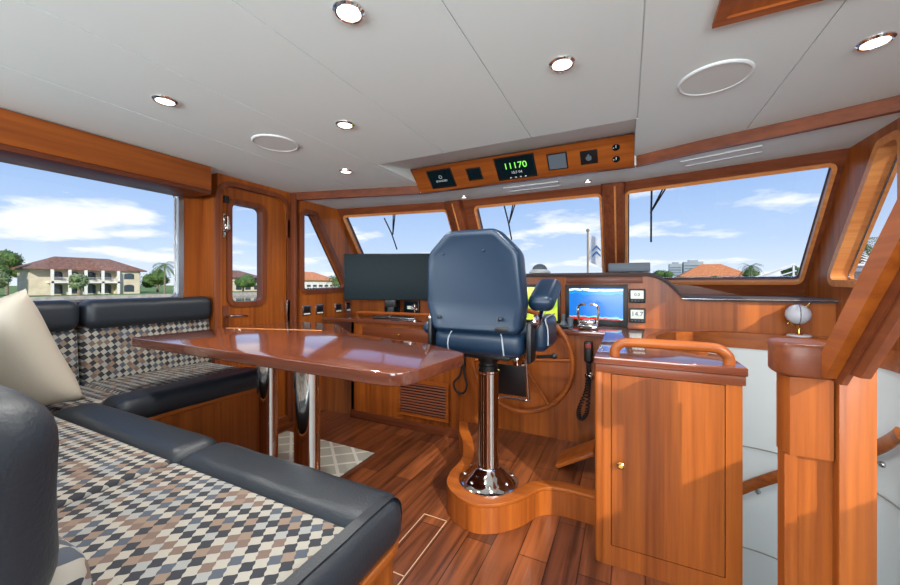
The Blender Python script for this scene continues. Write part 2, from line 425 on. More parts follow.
# ceiling panels with recessed joints
front = [(-2.62, 2.24), (-1.50, 2.54), (-1.50, 1.97), (.045, 1.97), (.045, 2.54), (.37, 2.42), (.75, 2.31), (1.04, 2.21), (1.20, 2.15)]
xs = [-2.9, -2.06, -1.536, -1.0, -.469, .046, .555, 1.2]
def fy(x, side=0):
    if -1.5 < x < .045 or (abs(x+1.5) < 1e-6 and side > 0) or (abs(x-.045) < .004 and side < 0): return 1.97
    P = [(-2.9, 2.16), (-2.62, 2.24), (-1.50, 2.54), (.045, 2.54), (.37, 2.42), (.75, 2.31), (1.04, 2.21), (1.2, 2.15)]
    for (a, ya), (c, yc) in zip(P, P[1:]):
        if a <= x <= c: return ya+(yc-ya)*(x-a)/(c-a)
    return 2.15
b = NB()
g = .002
for x0, x1 in zip(xs, xs[1:]):
    a, c = x0+g, x1-g
    if x0 < -1.5 < x1:   # this board straddles the corner of the recess
        poly = [(a, -2.4), (c, -2.4), (c, 1.97), (-1.50, 1.97), (-1.50, 2.54), (a, fy(a))]
    else:
        cut = [p for p in (-2.62, .37, .75, 1.04) if a < p < c]
        poly = [(a, -2.4), (c, -2.4), (c, fy(c, -1))]+[(p, fy(p)) for p in reversed(cut)]+[(a, fy(a, 1) if x0 != .046 else 2.54)]
    slab(b, poly, [], fXY(H), .02)
box(b, -2.95, 1.25, -2.4, 1.96, H+.005, H+.05)
box(b, -2.95, -1.512, 1.96, 2.6, H+.005, H+.05); box(b, .057, 1.25, 1.96, 2.6, H+.005, H+.05)
box(b, -2.95, 1.25, 1.94, 3.2, H+.16, H+.2)
# rising white lip of the recess and its side cheeks
slab(b, [(-1.50, 0), (.045, 0), (.045, 1), (-1.50, 1)], [], lambda s, t: (s, 1.965+.395*t, H+.085*t), .012)
struct('ceiling', b, 'white', smooth=False)
b = NB()
for x, sg in ((-1.50, -1), (.045, 1)):
    slab(b, [(1.965, H-.001), (2.53, H-.001), (2.535, H-.06), (2.56, H-.06), (2.56, H+.16), (1.965, H+.16)], [], fYZ(x+.003 if sg < 0 else x+.007), -.01)
struct('ceiling.001', b, 'white', smooth=False)
# wood fascia at the forward edge of the ceiling (both wings + instrument panel foot)
b = NB()
FP = [(-2.66, 2.23), (-1.50, 2.54), (.045, 2.54), (.37, 2.42), (.75, 2.31), (1.04, 2.21), (1.2, 2.15)]
for (x0, y0), (x1, y1) in zip(FP, FP[1:]):
    d = (Vector((x1, y1))-Vector((x0, y0))).normalized(); nrm = Vector((-d.y, d.x))*.03
    prism(b, [(x0, y0), (x1, y1), (x1+nrm.x, y1+nrm.y), (x0+nrm.x, y0+nrm.y)], 1.935, 1.999 if not (x0 == -1.5) else 1.965)
struct('trim_1', b, 'dark_x')
# white soffit forward of the fascia
b = NB(); slab(b, [(-2.7, 2.26), (-1.5, 2.565), (.045, 2.565), (.375, 2.445), (.76, 2.335), (1.05, 2.235), (1.25, 2.17), (1.25, 2.84), (-.09, 3.06), (-1.41, 3.06), (-2.7, 2.84)], [], fXY(1.948), .03)
struct('ceiling.002', b, 'white', smooth=False)

# ---- port side wall (three planes) and starboard mirror
def win(idx, outer, hole, f, th, frame_m='dark_z', lip=.018, glass_off=.03, n=None):
    """frame ring proud of the wall + glass pane"""
    root = sthing('window_%d' % idx, (0, 0, 0))
    b = NB(); slab(b, outer, [grow(hole, -.004)], f, th); fr = obj('frame', b, frame_m, root)
    b = NB(); cx = sum(p[0] for p in hole)/len(hole); cy = sum(p[1] for p in hole)/len(hole)
    g0 = lambda s, t: tuple(Vector(f(s, t))+n*glass_off)
    slab(b, [(cx+(p[0]-cx)*1.01, cy+(p[1]-cy)*1.01) for p in hole], [], g0, .004); obj('pane', b, 'glass', root, smooth=False)
    b = NB(); slab(b, grow(hole, -.001), [grow(hole, -.010)], g0, -.006); obj('pane_trim', b, 'steel', root)
    return root
def rect(a, b_, c, d): return [(a, c), (b_, c), (b_, d), (a, d)]
def grow(poly, k):
    m = len(poly); out = []
    for i in range(m):
        a = Vector(poly[i-1]); p = Vector(poly[i]); c = Vector(poly[(i+1) % m])
        d1 = (p-a).normalized(); d2 = (c-p).normalized(); n1 = Vector((d1.y, -d1.x)); n2 = Vector((d2.y, -d2.x))
        q = n1+n2; q /= max(.3, q.dot(n1)); out.append(tuple(p+q*k))
    return out

XW, XD, XS = -2.82, -2.65, -2.60
# big side windows, behind the settee and mirrored
for side in (0, 1):
    def fx(x): return x if side == 0 else mir(x)
    sg = 1 if side == 0 else -1
    F = lambda x: (lambda s, t: (fx(x), s, t))
    inward = Vector((sg, 0, 0))
    wh = rpoly(rect(-.9, 1.44, 1.10, 1.84), .05)
    b = NB()
    x0 = XW if side == 0 else XW+.16
    slab(b, rect(-2.4, 1.607, -.6, 2.05), [grow(wh, .003)], lambda s, t, x0=x0: (fx(x0), s, t), -.06*sg)
    struct('wall_port' if side == 0 else 'wall_starboard', b, 'panel_y', smooth=False)
    if side == 0:
        b = NB(); box(b, XW+.001, XD+.004, 1.605, 1.64, -.02, H); struct('trim_8', b, 'wood_z', smooth=False)
    win(1 if side == 0 else 5, grow(wh, .03), wh, lambda s, t, x0=x0: (fx(x0)+sg*.012, s, t), -.03*sg, 'steel', n=Vector((-sg, 0, 0)), glass_off=.035)
    # door bay wall
    gh = rpoly(rect(1.722, 1.979, 1.06, 1.812), .05)
    dh = rpoly(rect(1.62, 2.20, .06, 1.93), [0, 0, .12, .12])
    b = NB()
    slab(b, rect(1.61, 2.32, -.6, 2.05), [dh], F(XD), -.07*sg)
    struct('wall_port.001' if side == 0 else 'wall_starboard.001', b, 'wood_z', smooth=False)
    d = sthing('door_1' if side == 0 else 'door_2', (fx(XD), 1.9, 0))
    b = NB(); slab(b, grow(dh, -.004), [gh], F(XD-.025), -.04*sg); obj('door_panel', b, 'wood_z', d)
    b = NB(); slab(b, grow(gh, .035), [grow(gh, -.004)], F(XD-.012), -.07*sg); obj('glazing_bead', b, 'dark_z', d)
    b = NB(); slab(b, grow(gh, .005), [], F(XD-.05), -.004*sg); obj('pane', b, 'glass', d, smooth=False)
    b = NB(); slab(b, grow(dh, .035), [dh], F(XD+.012), -.02*sg); obj('door_casing', b, 'dark_z', d)
    if side == 0:
        b = NB()
        box(b, XD-.03, XD-.012, 1.655, 1.675, 1.54, 1.72, .004); tube(b, [(XD-.005, 1.665, 1.70), (XD+.03, 1.665, 1.69), (XD+.03, 1.665, 1.60), (XD, 1.665, 1.585)], .009)
        box(b, XD-.02, XD+.02, 1.64, 1.69, 1.60, 1.64, .005); obj('door_hook', b, 'chrome', d)
        b = NB(); box(b, XD-.012, XD+.006, 1.655, 1.69, 1.80, 1.85, .004); obj('door_stop', b, 'black', d)
        b = NB(); box(b, XD-.025, XD-.015, 1.655, 1.70, .88, 1.04, .004); obj('lock_plate', b, 'dark_z', d)
        b = NB(); tube(b, catmull([(XD-.02, 1.68, .965), (XD+.045, 1.68, .965), (XD+.055, 1.72, .963), (XD+.05, 1.80, .957)]), .010); obj('door_handle', b, 'chrome', d)
        b = NB(); box(b, XD-.01, XD+.012, 2.19, 2.225, .86, 1.06, .004); obj('hinge', b, 'steel', d)
        b = NB(); box(b, XD-.01, XD+.012, 2.19, 2.225, 1.60, 1.76, .004); obj('hinge', b, 'dark_z', d)
        # dark drain post between door and side window
        b = NB(); box(b, XD-.04, XD+.035, 2.262, 2.292, 0, 1.99, .008); box(b, XD-.04, XD+.06, 2.235, 2.258, 0, 1.99, .006); struct('trim_2', b, 'dark_z')
    # small raked side window
    hw = rpoly([(2.33, 1.145), (2.90, 1.16), (2.46, 1.84), (2.33, 1.84)] if side == 0 else [(2.33, 1.21), (2.96, 1.22), (2.47, 1.86), (2.33, 1.86)], [.04, .04, .03, .04])
    b = NB()
    slab(b, [(2.30, -.6 if side == 0 else .86), (3.46, -.6 if side == 0 else .86), (3.44, 1.0), (2.76, 1.97), (2.72, 2.03), (2.30, 2.03)], [grow(hw, .003)], F(XS), -.09*sg)
    struct('wall_port.002' if side == 0 else 'wall_starboard.002', b, 'wood_z', smooth=False)
    win(2 if side == 0 else 6, grow(hw, .035), hw, lambda s, t: (fx(XS)+sg*.014, s, t), -.05*sg, 'dark_z' if side == 0 else 'honey', n=Vector((-sg, 0, 0)), glass_off=.08)  # starboard frame in lighter wood: its lit look is put into the colour
    if side == 1:
        b = NB(); slab(b, grow(hw, .002), [grow(hw, -.002)], lambda s, t: (fx(XS)-.004, s, t), .092); struct('trim_9', b, 'honey')  # jamb lining, sunlit tone painted in with the lighter wood
# window pelmet over the settee
b = NB(); box(b, -2.82, -2.55, -2.3, 1.505, 1.81, 1.998, .004)
struct('trim_3', b, 'dark_y')
b = NB(); box(b, -2.552, -2.538, -2.3, 1.50, 1.835, 1.995, .003); struct('trim_4', b, 'wood_y')
# aft wall with wide window and door opening (behind the camera)
b = NB(); slab(b, rect(-2.9, 1.2, -.6, 2.05), [rect(-2.4, .9, .9, 1.85)], fXZ(-2.4), .06); struct('wall_aft', b, 'panel', smooth=False)

# windscreen: three raked planes
RK = .70
def yw(x): return 3.0 if -1.41 <= x <= -.09 else 3.0-.17*(x+.09 if x > -.09 else -1.41-x)
def fS(s, t): return (s, yw(s)+(1.88-t)*RK, t)
panes = [(3, rect(-2.56, -1.50, 1.215, 1.875)), (4, rect(-1.215, -.185, 1.215, 1.88)), (7, rect(-.0, 1.06, 1.215, 1.875))]
spans = [(-2.66, -1.41), (-1.41, -.09), (-.09, 1.16)]
fr_n = []
b = NB()
for (i, q), (a, c) in zip(panes, spans):
    hole = rpoly(q, [.03]*4)
    o = Vector(fS(a+.01, 1.2)); nn = (Vector(fS(c-.01, 1.2))-o).cross(Vector(fS(a+.01, 1.6))-o).normalized()
    def fl_(s, t, a=a, c=c):
        ya, yc = yw(a+1e-6), yw(c-1e-6); y = ya+(yc-ya)*(s-a)/(c-a)
        return (s, y+(1.88-t)*RK, t)
    slab(b, rect(a, c, 1.0, 1.99), [grow(hole, .003)], fl_, -.07)
    fr_n.append((i, hole, fl_, nn))
struct('wall_front', b, 'dark_x', smooth=False)
for i, hole, fl_, nn in fr_n:
    root = sthing('window_%d' % i, (0, 0, 0))
    inner = nn if nn.y < 0 else -nn
    off = lambda k, fl_=fl_, inner=inner: (lambda s, t: tuple(Vector(fl_(s, t))-inner*k))
    b = NB(); slab(b, grow(hole, .015), [grow(hole, -.004)], off(-.010), -.03 if nn.y < 0 else .03); obj('frame', b, 'honey', root)
    b = NB(); slab(b, grow(hole, .004), [], off(.05), -.004); obj('pane', b, 'glass', root, smooth=False)
    b = NB(); slab(b, grow(hole, -.001), [grow(hole, -.010)], off(.045), -.006); obj('pane_trim', b, 'steel', root)
# pillars proud of the screen with a pale centre batten
for k, x in enumerate((-.092, -1.408)):
    b = NB()
    def pt(dx_, z, off): return Vector((x+dx_, 3.0+(1.88-z)*RK-off*.82, z-off*.57))
    vs = []
    for z in (1.10, 1.96):
        vs.append([b.verts.new(pt(dx_, z, of)) for dx_, of in ((-.085, 0), (-.07, .05), (.0, .065), (.07, .05), (.085, 0))])
    for i in range(4): b.faces.new([vs[0][i], vs[0][i+1], vs[1][i+1], vs[1][i]])
    b.faces.new(vs[0][::-1]); b.faces.new(vs[1]); b.faces.new([vs[0][0], vs[0][4], vs[1][4], vs[1][0]])
    p = struct('trim_%d' % (5+k), b, 'dark_z', smooth=False)
    b = NB(); tube(b, [pt(.012, 1.10, .067), pt(.012, 1.95, .067)], .007); obj('batten', b, 'honey', p)

# stair well lining
def arc_poly(r, a0, a1, n=40): return circ(WC[0], WC[1], r, n, a0, a1)
def band(bm, r0, r1, a0, a1, z0, z1, n=48, zf=None):
    A = arc_poly(r0, a0, a1, n); B = arc_poly(r1, a0, a1, n); rows = []
    for i in range(n+1):
        dz = zf(i/n) if zf else 0
        rows.append([bm.verts.new((*A[i], z0+dz)), bm.verts.new((*A[i], z1+dz)), bm.verts.new((*B[i], z1+dz)), bm.verts.new((*B[i], z0+dz))])
    for p, q in zip(rows, rows[1:]):
        for k in range(4): bm.faces.new([p[k], p[(k+1) % 4], q[(k+1) % 4], q[k]])
    bm.faces.new(rows[0]); bm.faces.new(rows[-1][::-1])
b = NB(); band(b, .485, .515, -10, 242, -1.2, .88)
box(b, 1.10, 1.13, -.2, 2.33, -1.2, -.02+.9); box(b, .36, .385, 1.71, 1.92, -1.2, .85); box(b, .36, .385, .2, 1.7, -1.2, -.06)
wl = struct('wall_stairwell', b, 'white2')
for z in (.19, -.44):
    b = NB(); band(b, .478, .486, -5, 235, z-.003, z+.003); obj('seam', b, 'seam', wl)
b = NB(); box(b, .1, 1.15, 0, 2.9, -1.25, -1.2); struct('floor.001', b, 'floor', smooth=False)

# ================================================================== HELM CONSOLE (port part, bulkhead, fascia)
con = thing('helm_console', 'long cherry helm console with counter and dashboard across the windscreen', 'console', (-1.0, 2.7, 0))
b = NB()
slab(b, rect(-2.24, -.10, 0, .86), [], fXZ(2.55), -.03)
box(b, -2.24, -2.21, 2.55, 2.9, 0, .86)
obj('bulkhead', b, 'panel', con, smooth=False)
b = NB(); box(b, -2.24, -.11, 2.535, 2.55, 0, .07, .003); obj('kickboard', b, 'dark_x', con)
b = NB(); box(b, -2.10, -1.20, 2.530, 2.549, .70, .83, .003); dr = obj('drawer', b, 'dark_x', con)
b = NB(); lathe(b, (-1.70, 2.53, .775), [(.004, 0), (.004, .012), (.011, .016), (.011, .024), (.002, .028)], 16, RX(90)); obj('knob', b, 'brass', dr)
# counter with stair-well cut-out, shared with the starboard cabinet top
cpoly = [(-2.56, 2.52), (-.125, 2.52), (-.125, 2.12), (.155, 2.12)]
cpoly += arc_poly(.505, 206, 0, 44)
cpoly += [(1.125, 2.0), (1.165, 2.0), (1.165, 2.92), (-2.56, 2.92)]
b = NB(); prism(b, cpoly, .858, .89, .004); obj('counter', b, 'table', con)
b = NB(); band(b, .475, .52, -2, 232, .80, .895); obj('well_rim', b, 'wood_x', con)
# raised fascia with sweeping right shoulder
def ftop(x):
    x = x if x > MID else mir(x)
    if x < .10: return 1.262
    if x > .345: return 1.092
    t = (x-.10)/.245; return 1.262-.17*(t**2.2)
P = [(x, ftop(x)) for x in [-2.56+i*(1.165+2.56)/90 for i in range(91)]]
b = NB(); slab(b, [(-2.56, .885)]+P+[(1.165, .885)] if False else [(1.165, .885), (-2.56, .885)]+P, [], fXZ(2.93), .03); obj('fascia', b, 'panel', con, smooth=False)
b = NB()
rows = []
for x, z in P:
    rows.append([b.verts.new((x, 2.875, z-.006)), b.verts.new((x, 2.868, z+.008)), b.verts.new((x, 2.885, z+.022)), b.verts.new((x, 3.40, z+.026)), b.verts.new((x, 3.40, z)), b.verts.new((x, 2.90, z-.006))])
for p, q in zip(rows, rows[1:]):
    for k in range(6): b.faces.new([p[k], p[(k+1) % 6], q[(k+1) % 6], q[k]])
b.faces.new(rows[0]); b.faces.new(rows[-1][::-1]); obj('dash_cover', b, 'browcover', con)
b = NB(); tube(b, [(.33+.01*i if i else .325, 2.868, (1.100 if i else 1.106)) for i in range(2)]+[(1.13, 2.868, 1.100)], .0045, 8); obj('cover_edge', b, 'steel', con)
b = NB()
for x0 in (.0,): box(b, -2.56, 1.16, 3.39, 3.50, 1.07, 1.20)
obj('window_ledge', b, 'dark_x', con)
b = NB(); box(b, -.42, .10, 2.892, 2.90, 1.205, 1.255, .002); obj('fascia_strip', b, 'dark_x', con)
# fiddle rail on the port counter
b = NB(); tube(b, catmull([(-2.20, 2.60, .89), (-2.20, 2.585, .925), (-2.14, 2.57, .945), (-1.75, 2.56, .948), (-1.40, 2.56, .948), (-1.06, 2.57, .945), (-1.0, 2.58, .925), (-1.0, 2.60, .89)], 5), .013)
tag(obj('fiddle_rail', b, 'wood_x'), 'low rounded wooden rail on the counter below the big dark screen', 'rail')
b = NB(); box(b, -2.08, -1.66, 2.70, 2.74, .892, .90, .002); box(b, -2.02, -1.93, 2.71, 2.73, .90, .912, .002)
tag(obj('parallel_ruler', b, 'steel'), 'thin steel ruler lying on the counter behind the low wooden rail', 'ruler')
b = NB(); lathe(b, (-1.62, 2.63, .891), [(.022, 0), (.022, .005), (.006, .01), (.005, .10), (.014, .11), (.014, .13), (.004, .14)], 14)
sphere(b, (-1.645, 2.63, 1.00), .012); sphere(b, (-1.60, 2.63, .985), .012)
tag(obj('candlestick', b, 'chrome'), 'small chrome reading lamp stem standing behind the low wooden rail', 'lamp')
# louvre
lv = thing('louvre_grille', 'wooden louvre vent grille low in the console behind the table end', 'vent', (-1.49, 2.54, .12))
b = NB(); slab(b, rect(-1.725, -1.25, .115, .415), [rect(-1.70, -1.275, .14, .39)], fXZ(2.548), .018); obj('frame', b, 'wood_x', lv)
for i in range(11):
    b = NB(); z = .152+i*.0225; box(b, -1.70, -1.275, 2.532, 2.544, z-.007, z+.007, 0, 1, RX(-28)); obj('slat', b, 'dark_x', lv)
b = NB(); box(b, -1.70, -1.275, 2.5462, 2.5486, .14, .39); obj('backing', b, 'black', lv)

# ================================================================== starboard cabinet
cab = thing('helm_cabinet', 'cherry cabinet with dark capped top right of the wheel', 'cabinet', (.135, 1.9, 0))
b = NB()
box(b, -.117, .387, 1.705, 2.12, .0, .856)
box(b, -.117, -.095, 2.12, 2.53, 0, .856)
obj('carcass', b, 'panel', cab, smooth=False)
b = NB(); slab(b, rect(-.117, .387, 0, .856), [rect(-.062, .336, .085, .818)], fXZ(1.708), .018); obj('face_frame', b, 'wood_z', cab, smooth=False)
b = NB(); box(b, -.059, .333, 1.688, 1.706, .088, .815, .002); dr = obj('door', b, 'panel', cab, smooth=False)
b = NB(); lathe(b, (-.023, 1.688, .444), [(.006, 0), (.006, .012), (.014, .018), (.015, .026), (.008, .031)], 18, RX(90)); obj('knob', b, 'brass', dr)
b = NB(); prism(b, rpoly([(-.125, 1.675), (.40, 1.675), (.40, 1.935), (.30, 1.98), (.20, 2.06), (.155, 2.12), (-.125, 2.12)], 0), .858, .89, .004); obj('top', b, 'table', cab)
b = NB(); box(b, -.122, .396, 1.682, 1.70, .822, .857, .002); obj('top_edge', b, 'dark_x', cab)
b = NB(); box(b, -.125, -.09, 1.684, 1.72, 0, .857, .012, 3); obj('corner_post', b, 'wood_z', cab)
b = NB(); tube(b, catmull([(-.048, 1.72, .888), (-.046, 1.72, .918), (-.022, 1.72, .944), (.02, 1.72, .951), (.16, 1.72, .952), (.285, 1.72, .951), (.325, 1.72, .944), (.350, 1.72, .918), (.352, 1.72, .888)], 6), .018, 12, sx=1.1, up=(0, 1, 0)); obj('grab_rail', b, 'wood_x', cab)

# platform under the helm chair
pl = [(-.12, 1.925), (-.30, 1.93), (-.40, 1.885), (-.47, 1.76), (-.56, 1.66), (-.66, 1.615), (-.77, 1.64), (-.86, 1.72), (-.895, 1.84), (-.90, 2.0), (-.98, 2.2), (-1.10, 2.40), (-1.16, 2.54)]
cur = [tuple(p)[:2] for p in catmull([(x, y, 0) for x, y in pl], 6)]
plat = thing('helm_platform', 'low curved wooden platform carrying the blue helm chair', 'platform', (-.6, 2.1, 0))
b = NB(); prism(b, cur+[(-.12, 2.54)], .002, .128); obj('riser', b, 'wood_z', plat)
b = NB()
ins = []
for i, p in enumerate(cur):
    a = Vector(cur[max(0, i-1)]); c = Vector(cur[min(len(cur)-1, i+1)]); d = (c-a).normalized(); nn = Vector((d.y, -d.x)); ins.append(tuple(Vector(p)+nn*.07))
prism(b, ins+[(-.12, 2.54)], .128, .141); obj('deck', b, 'floor', plat, smooth=False)
b = NB(); prism(b, grow(cur, .0)+ins[::-1], .128, .145, .003); obj('nosing', b, 'wood_x', plat)
b = NB(); box(b, -.36, -.13, 2.12, 2.32, .146, .166, .004, 2, RY(-30), (-.36, 2.2, .15))
tag(obj('foot_rest_board', b, 'wood_x'), 'sloping wooden footboard between the helm platform and the cabinet', 'footboard')

# ================================================================== HELM CHAIR
ch = thing('helm_chair', 'blue padded helm chair on a polished pedestal behind the wheel', 'chair', (-.67, 1.84, .145))
cx, cy = -.67, 1.84
b = NB(); lathe(b, (cx, cy, .145), [(.158, 0), (.158, .006), (.145, .012), (.128, .03), (.098, .058), (.072, .08), (.068, .088)], 40); base = obj('base_flange', b, 'chrome', ch)
for i in range(8):
    a = 2*math.pi*(i+.5)/8; b = NB(); sphere(b, (cx+.128*math.cos(a), cy+.128*math.sin(a), .178), .0095, None, .007, 10); obj('bolt', b, 'steel', base)
b = NB(); lathe(b, (cx, cy, .225), [(.060, 0), (.056, .01), (.056, .50), (.060, .505), (.060, .515), (.052, .52)], 32); obj('pedestal', b, 'chrome', ch)
b = NB(); lathe(b, (cx, cy, .74), [(.050, 0), (.052, .01), (.052, .025), (.047, .03), (.047, .04), (.055, .05), (.058, .095)], 28); obj('collar', b, 'black', ch)
b = NB(); box(b, cx-.16, cx+.16, cy-.14, cy+.18, .825, .85, .006); sp = obj('seat_plate', b, 'black', ch)
for s in (-1, 1):
    b = NB(); box(b, cx+s*.185-.012, cx+s*.185+.012, cy-.12, cy+.2, .80, .845, .004); obj('slide_rail', b, 'chrome', ch)
b = NB(); box(b, cx-.235, cx+.235, 1.645, 2.12, .845, .975, .045, 5); st = obj('seat', b, 'blue', ch, ang=60)
for s in (-1, 1):
    for xo in (.215, .145):
        b = NB(); tube(b, catmull([(cx+s*xo, 1.655+.03*(xo > .2), .86), (cx+s*xo, 1.641+.02*(xo > .2), .90), (cx+s*(xo-.008), 1.65+.02*(xo > .2), .945), (cx+s*(xo-.03), 1.70, .980), (cx+s*(xo-.045), 1.95, .981)], 5), .0035, 6)
        obj('piping', b, 'pipe', st)
# backrest : shaped shell
def shell(bm, outline, ys, bulge):
    n = len(outline); rings = []
    zc = sum(p[1] for p in outline)/n; xc = sum(p[0] for p in outline)/n
    for y, k, dz in ys: rings.append([bm.verts.new((xc+(px_-xc)*k, y+(pz-.97)*bulge, zc+(pz-zc)*k+dz)) for px_, pz in outline])
    for A, B in zip(rings, rings[1:]):
        for i in range(n): bm.faces.new([A[i], A[(i+1) % n], B[(i+1) % n], B[i]])
    bm.faces.new(rings[0][::-1]); bm.faces.new(rings[-1])
ol = rpoly([(cx-.225, .965), (cx+.228, .965), (cx+.250, 1.10), (cx+.235, 1.35), (cx+.13, 1.458), (cx-.12, 1.458), (cx-.232, 1.35), (cx-.250, 1.10)], [.04, .04, .05, .09, .07, .07, .09, .05])
b = NB(); shell(b, ol, [(1.628, .86, 0), (1.618, .93, 0), (1.622, .975, 0), (1.640, 1.0, 0), (1.70, 1.0, 0), (1.74, .98, 0), (1.765, .90, 0)], -.10); bk = obj('backrest', b, 'blue', ch, ang=60)
for i, (dx_, z) in enumerate(((-.18, 1.035), (.14, 1.035), (-.14, 1.345), (.07, 1.355))):
    b = NB(); sphere(b, (cx+dx_, 1.617-(z-.97)*.10, z), .010 if z < 1.2 else .006, .006, None, 10); obj('button', b, 'black' if z < 1.2 else 'blue', bk)
b = NB(); lathe(b, (cx+.145, 1.6165, .988), [(.034, 0), (.034, .002), (.030, .003)], 24, RX(90) @ Matrix.Diagonal((1, .45, 1, 1))); obj('badge', b, 'black', bk)
for s in (-1, 1):
    ax = cx+s*.262
    b = NB(); box(b, ax-.012, ax+.012, 1.66, 1.76, .83, 1.02, .008); br = obj('arm_bracket', b, 'black', ch)
    b = NB(); lathe(b, (ax+s*.012, 1.73, 1.02), [(.034, 0), (.034, .012), (.022, .02), (.006, .022)], 24, RY(90*s)); obj('pivot_disc', b, 'chrome', br)
    if s > 0:   # starboard arm hinged up
        b = NB(); box(b, ax-.025, ax+.10, 1.74, 2.02, 1.062, 1.145, .038, 5, RX(22), (ax, 1.75, 1.06)); obj('armrest', b, 'blue', ch, ang=60)
        b = NB(); tube(b, [(ax+.03, 1.73, 1.01), (ax+.03, 1.80, 1.06), (ax+.03, 1.88, 1.13)], .013); obj('arm_strut', b, 'chrome', ch)
        b = NB(); box(b, ax-.02, ax+.06, 1.77, 2.08, .865, 1.035, .035, 5); hb = obj('side_bolster', b, 'blue', ch, ang=60)
        b = NB(); tube(b, catmull([(ax+.062, 1.80, .90), (ax+.062, 1.79, .98), (ax+.05, 1.80, 1.03), (ax+.05, 2.05, 1.036)], 5), .0035, 6); obj('piping', b, 'pipe', hb)
        b = NB(); tube(b, [(ax+.02, 1.75, .85), (ax+.10, 1.72, .865)], .008); sphere(b, (ax+.105, 1.718, .866), .014); obj('lever', b, 'black', ch)
    else:
        b = NB(); box(b, ax-.095, ax+.03, 1.74, 2.02, .90, .97, .03, 5, RX(-12)); obj('armrest', b, 'blue', ch, ang=60)
b = NB()
for s in (-1, 1): tube(b, [(cx+s*.14, 2.06, .85), (cx+s*.14, 2.11, .70), (cx+s*.14, 2.16, .50), (cx+s*.14, 2.22, .49)], .008)
tube(b, [(cx-.14, 2.16, .50), (cx+.14, 2.16, .50)], .008); fr = obj('foot_frame', b, 'chrome', ch)
b = NB(); box(b, cx-.13, cx+.13, 2.12, 2.13, .52, .72, .004, 2, RX(14)); obj('footrest', b, 'black', ch)
# steering wheel
wx, wy, wz = -.655, 2.42, .68
sw = thing('steering_wheel', 'large varnished wooden steering wheel on the helm bulkhead', 'steering wheel', (wx, wy, wz-.35))
b = NB(); tube(b, [(wx+.345*math.cos(a), wy, wz+.345*math.sin(a)) for a in [2*math.pi*i/64 for i in range(64)]], .0165, 12, True, up=(0, 1, 0)); obj('rim', b, 'wood_x', sw)
for i in range(6):
    a = R(5+60*i); b = NB()
    pts = [(wx+r_*math.cos(a), wy+.0+.012*(1-r_/.34), wz+r_*math.sin(a)) for r_ in (.03, .12, .22, .335)]
    tube(b, pts, [.013, .010, .008, .011], 10, up=(0, 1, 0)); obj('spoke', b, 'wood_x', sw)
b = NB(); lathe(b, (wx, wy-.03, wz), [(.02, 0), (.045, .008), (.052, .03), (.05, .06), (.03, .07), (.02, .135)], 28, RX(-90)); obj('hub', b, 'chrome', sw)

# ================================================================== displays on the dashboard
def panel_box(name, label, cat, x0, x1, z0, z1, y, screen, depth=.022, bez=.012, group=None, bezbot=None, body='black'):
    t = thing(name, label, cat, ((x0+x1)/2, y, z0), group)
    b = NB(); box(b, x0, x1, y-depth, y+.005, z0, z1, .005); hs = obj('housing', b, body, t)
    b = NB(); box(b, x0+bez, x1-bez, y-depth-.0015, y-depth+.001, z0+(bezbot or bez), z1-bez); obj('screen', b, screen, hs, smooth=False)
    return t
FY = 2.898
panel_box('sounder_display', 'wide display showing a blue sonar picture right of the wheel', 'display', -.425, .005, .893, 1.197, FY, 'sounder', bez=.030, bezbot=.045)
panel_box('chart_display', 'display with yellow green chart partly behind the chair armrest', 'display', -.985, -.46, .893, 1.197, FY, 'chart', bez=.022)
g1 = panel_box('gauge', 'upper small square gauge right of the blue sonar display', 'gauge', .012, .117, 1.066, 1.166, FY, 'lcd', bez=.012, bezbot=.03, group=None)
g2 = panel_box('gauge', 'lower small square gauge reading 14.7 right of sonar display', 'gauge', .012, .117, .925, 1.029, FY, 'lcd', bez=.012, bezbot=.03)
FR = RX(90)
text('digits', '14.7', .044, (.0645, FY-.0245, .987), FR, 'black', g2)
text('digits', '0.0', .030, (.0645, FY-.0245, 1.125), FR, 'black', g1)
for gg, z in ((g1, 1.081), (g2, .94)):
    for i in range(4):
        b = NB(); box(b, .029+i*.021, .037+i*.021, FY-.025, FY-.02, z-.003, z+.003); obj('button', b, 'grey', gg)
# autopilot joystick + throttle
js = thing('joystick', 'small black joystick control on the helm shelf beside the chart display', 'joystick', (-.40, 2.66, .891))
b = NB(); box(b, -.47, -.34, 2.62, 2.72, .891, .912, .008); obj('base', b, 'black', js)
b = NB(); lathe(b, (-.405, 2.67, .91), [(.03, 0), (.018, .02), (.010, .03), (.012, .07), (.004, .078)], 18); obj('stick', b, 'grey', js)
b = NB(); lathe(b, (-.355, 2.64, .891), [(.02, 0), (.018, .04), (.022, .07), (.004, .078)], 16); obj('knob', b, 'grey', js)
th = thing('throttle_control', 'chrome twin lever throttle on the helm shelf below the sonar display', 'throttle', (-.24, 2.66, .891))
b = NB(); box(b, -.305, -.175, 2.60, 2.72, .891, .925, .012, 3); box(b, -.285, -.195, 2.625, 2.70, .925, .955, .014, 3); obj('base', b, 'chrome', th)
for s in (-1, 1):
    b = NB(); x = -.24+s*.058; tube(b, catmull([(x, 2.66, .93), (x+s*.008, 2.655, 1.0), (x+s*.004, 2.65, 1.045), (x-s*.022, 2.645, 1.062)], 6), .0085)
    tube(b, [(x-s*.02, 2.645, 1.062), (x-s*.045, 2.645, 1.062)], .010); obj('lever', b, 'chrome', th)
b = NB(); box(b, -.27, -.21, 2.598, 2.60, .90, .915); obj('name_plate', b, 'black', th)
